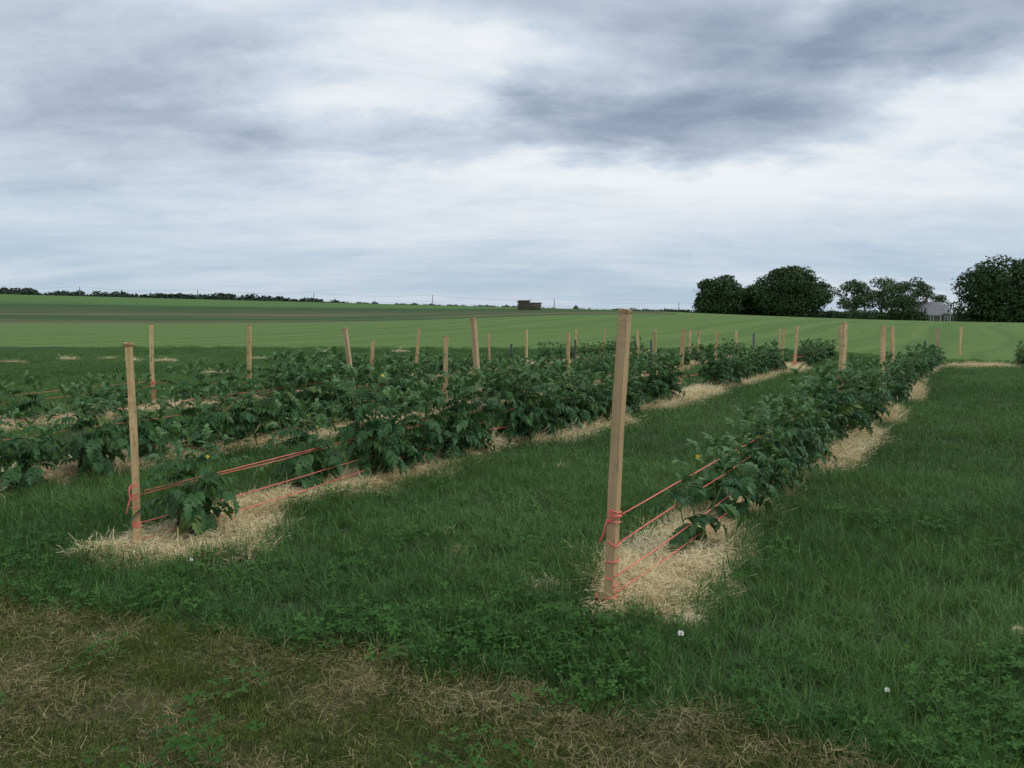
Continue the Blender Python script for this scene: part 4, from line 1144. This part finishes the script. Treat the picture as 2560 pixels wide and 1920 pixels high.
wood_band('far_wood', 'dark wooded skyline behind the left field', [(-420, 19), (-309, 15.6), (-270, 13.4), (-230, 12.6), (-170, 12.0), (-120, 8.6), (-84, 6.0)], 490, 40, 1, 1.3)
wood_band('far_wood', 'thin distant wooded skyline behind the stacked timber', [(-115, 8.5), (-60, 6.8), (0, 5.8), (40, 4.0), (80, 2.8), (170, 2.5), (300, 2.2), (420, -3), (560, -6)], 800, 60, 2, 1.6)
for x, y, H, Wd, lb in ((-84, 512, 11.8, 7, 'lone small round tree at the right end of the left skyline wood'), (58, 770, 15.0, 9, 'small flat-topped skyline tree right of the timber stack'),
                        (93, 775, 15.5, 14, 'first of two skyline trees above the tall front stake'), (111, 770, 16.5, 15, 'second, taller skyline tree right of the tall front stake'), (150, 775, 14.5, 15, 'small skyline tree left of the pole at the tree group')):
    tree('skyline_tree', lb, x, y, tz(x, y), H, Wd, 700, .9, M['wood_far'], .15, int(x + 200), 'small trees on the skyline', 12)

# ---------------------------------------------------------------- poles and wires
M['pole'] = flat('weathered_pole', (.16, .15, .14), .85, .2, 2)
M['wire'] = flat('wire', (.05, .05, .055), .6)
POLES = []
for px, top in ((-78, 11.6), (177, 10.9), (430, 9.7), (680, 8.5), (935, 7.4), (1197, 5.8), (1465, 4.3), (1740, 3.2)):
    x = dirx(px, 350); z = tz(x, 350); POLES.append((x, 350, z, top))
PL = [None, 'leftmost utility pole on the skyline above the dark crop', 'utility pole with a small crossarm, second from the left on the skyline', 'third utility pole from the left, at the end of the wooded skyline', 'utility pole standing alone left of the timber stack', 'utility pole just right of the timber stack', 'utility pole left of the tree group', None]
for (x, y, z, top), lb in zip(POLES, PL):
    if lb is None: lb = 'utility pole beyond the left edge of the view' if x < 0 else 'utility pole hidden behind the tree group'
    root = empty('utility_pole', (x, y, z), lb, 'utility pole', 'utility poles along the far road')
    mb = MB(); mb.tube([(0, 0, -.5), (0, 0, (top - z) * .5), (0, 0, top - z)], [.19, .16, .12], 8); mb.obj('pole', M['pole'], root)
    if 'crossarm' in lb:
        mb = MB(); mb.box((0, -.16, top - z - 1.9), (2.0, .1, .12)); mb.obj('crossarm', M['pole'], root)
    mb = MB(); mb.tube([(0, 0, top - z), (0, 0, top - z + .22)], [.07, .04], 6); mb.obj('insulator', M['pole'], root)
for i in range(len(POLES) - 1):
    a, b2 = POLES[i], POLES[i + 1]
    root = empty('power_line', (a[0], a[1], a[3]), ('sagging power wires between ' + ['the left edge and the leftmost pole', 'the leftmost pole and the crossarm pole', 'the crossarm pole and the third pole', 'the third pole and the lone pole', 'the timber stack\'s two neighbouring poles', 'the pole right of the timber stack and the next', 'the last pole and the tree group'][i]), 'power line', 'power lines along the far road')
    for k, dz_ in ((0, .2), (0, -2.4), (0, -3.1)):
        mb = MB(); pts = []
        for j in range(13):
            t = j / 12; pts.append((k + (b2[0] - a[0]) * t, -.14 if dz_ < 0 else 0, dz_ + (b2[3] - a[3]) * t - 1.1 * 4 * t * (1 - t)))
        mb.tube(pts, .03, 4); mb.obj('wire', M['wire'], root)

# ---------------------------------------------------------------- stacked timber pallets
M['pallet'] = flat('grey_brown_timber', (.15, .112, .08), .85, .6, 1.3)
mb = MB()
for k in range(9): mb.box((-1.0 + k * .25, 0, .115), (.19, 1.9, .03))
for k in (-.8, 0, .8): mb.box((0, k, .05), (2.2, .12, .09))
PAL = mb.mesh('pallet', M['pallet'])
def pal_stack(x, y, n, rz, words_):
    z = tz(x, y) - .03
    for i in range(n):
        o = bpy.data.objects.new('pallet', PAL); link(o); o.location = (x + rng.gauss(0, .09), y + rng.gauss(0, .09), z + i * .137); o.rotation_euler = (0, 0, rz + rng.gauss(0, .03))
        tag(o, (f"{ORD[i]} timber pallet from the ground in {words_}" if i else f"lowest timber pallet in {words_}"), 'pallet', 'stacked timber pallets in the field')
pal_stack(dirx(1131.5, 150), 150, 13, .05, 'the taller left stack')
pal_stack(dirx(1156, 150), 150.5, 10, -.06, 'the lower right stack')

# ---------------------------------------------------------------- house
M['shingle'] = flat('grey_wall_shingles', (.125, .118, .115), .9, .25, 5)
M['roof'] = flat('pale_grey_roof', (.215, .22, .235), .75, .3, 1.2)
M['trim'] = flat('white_trim', (.62, .62, .60), .6, .06, 3)
M['pane'] = flat('dark_window_glass', (.03, .035, .042), .15, .2, 3)
M['chim'] = flat('chimney_brick', (.20, .13, .11), .9, .3, 6)
hx, hy = 124.0, 235.0
root = empty('house', (hx, hy, tz(hx, hy) - .05), 'small grey shingled house with pale roof half hidden behind the trees', 'house', None, -math.atan2(hx, hy))
e0 = 3.15                                      # eave height
mb = MB()
mb.add([(-12, 0, -.4), (-2.45, 0, -.4), (-2.45, 7, -.4), (-12, 7, -.4), (-12, 0, e0), (-2.45, 0, e0), (-2.45, 7, e0), (-12, 7, e0), (-12, 3.5, e0 + 3.6), (-2.45, 3.5, e0 + 3.6)],
       [(0, 1, 5, 4), (2, 3, 7, 6), (1, 2, 6, 9, 5), (3, 0, 4, 8, 7)])
mb.obj('wall', M['shingle'], root)
mb = MB()
mb.add([(-2.447, .9, -.4), (0, .9, -.4), (0, 6, -.4), (-2.447, 6, -.4), (-2.447, .9, e0 + .35), (0, .9, e0 + .35), (0, 6, e0 + .35), (-2.447, 6, e0 + .35)], [(0, 1, 5, 4), (1, 2, 6, 5), (2, 3, 7, 6)])
mb.obj('wall', M['shingle'], root)
def roof_slab(pts, th=.14):
    mb = MB(); n = len(pts); vs = [Vector(p) for p in pts]; dn = Vector((0, 0, th))
    mb.add(vs + [p + dn for p in vs], [tuple(range(n - 1, -1, -1)), tuple(range(n, 2 * n))] + [(i, (i + 1) % n, (i + 1) % n + n, i + n) for i in range(n)]); return mb
rf = roof_slab([(-12.3, -.45, e0 - .10), (-2.05, -.45, e0 - .10), (-2.25, 3.5, e0 + 3.62), (-12.3, 3.5, e0 + 3.62)]).obj('roof', M['roof'], root)
roof_slab([(-12.3, 7.45, e0 - .10), (-12.3, 3.51, e0 + 3.62), (-2.25, 3.51, e0 + 3.62), (-2.05, 7.45, e0 - .10)]).obj('roof', M['roof'], root)
roof_slab([(-2.04, .5, e0 + .36), (.35, .5, e0 + .36), (-.75, 3.2, e0 + 2.75), (-2.2, 3.2, e0 + 2.75)]).obj('roof', M['roof'], root)
roof_slab([(.351, .5, e0 + .36), (.351, 6.4, e0 + .36), (-.749, 3.2, e0 + 2.75)]).obj('roof', M['roof'], root)
roof_slab([(-2.04, 6.4, e0 + .36), (-2.2, 3.21, e0 + 2.75), (-.75, 3.21, e0 + 2.75), (.35, 6.41, e0 + .36)]).obj('roof', M['roof'], root)
mb = MB(); mb.box((-6.4, 3.4, e0 + 4.0), (.75, .75, 1.6)); mb.box((-6.4, 3.4, e0 + 4.86), (.9, .9, .14)); mb.obj('chimney', M['chim'], root)
for c, s in (((-7.2, -.05, e0 - .22), (9.6, .1, .22)), ((-2.5, -.06, 1.3), (.2, .1, 3.3)), ((-4.35, -.05, 1.3), (.16, .1, 3.3)), ((-.06, .85, 1.5), (.16, .1, 3.6)), ((-1.2, .86, e0 + .22), (2.3, .1, .16))):
    mb = MB(); mb.box(c, s); mb.obj('trim_board', M['trim'], root)
for cx, cy, cz, ww, hh in ((-5.55, -.04, 2.15, .95, 1.45), (-9.2, -.04, 2.15, .95, 1.45), (-1.05, .86, 2.0, .75, 1.5)):
    mb = MB()
    for c, s in (((0, 0, hh / 2), (ww + .22, .1, .13)), ((0, 0, -hh / 2), (ww + .26, .12, .13)), ((-ww / 2, 0, 0), (.12, .098, hh)), ((ww / 2, 0, 0), (.12, .098, hh)), ((0, -.005, 0), (ww, .06, .09))):
        mb.box(c, s)
    wn = mb.obj('window', M['trim'], root); wn.location = (cx, cy, cz)
    for k in (-1, 1):
        mb = MB(); mb.box((0, .01, k * hh / 4), (ww - .1, .02, hh / 2 - .1)); mb.obj('pane', M['pane'], wn)
x, y = dirx(2056.5, 228), 228
rt = empty('utility_pole', (x, y, tz(x, y)), 'utility pole standing right beside the grey house', 'utility pole', 'utility poles along the far road')
mb = MB(); mb.tube([(0, 0, -.5), (0, 0, 6.3)], [.17, .12], 8); mb.obj('pole', M['pole'], rt)
mb = MB(); mb.box((0, -.15, 5.8), (1.0, .1, .12)); mb.obj('crossarm', M['pole'], rt)
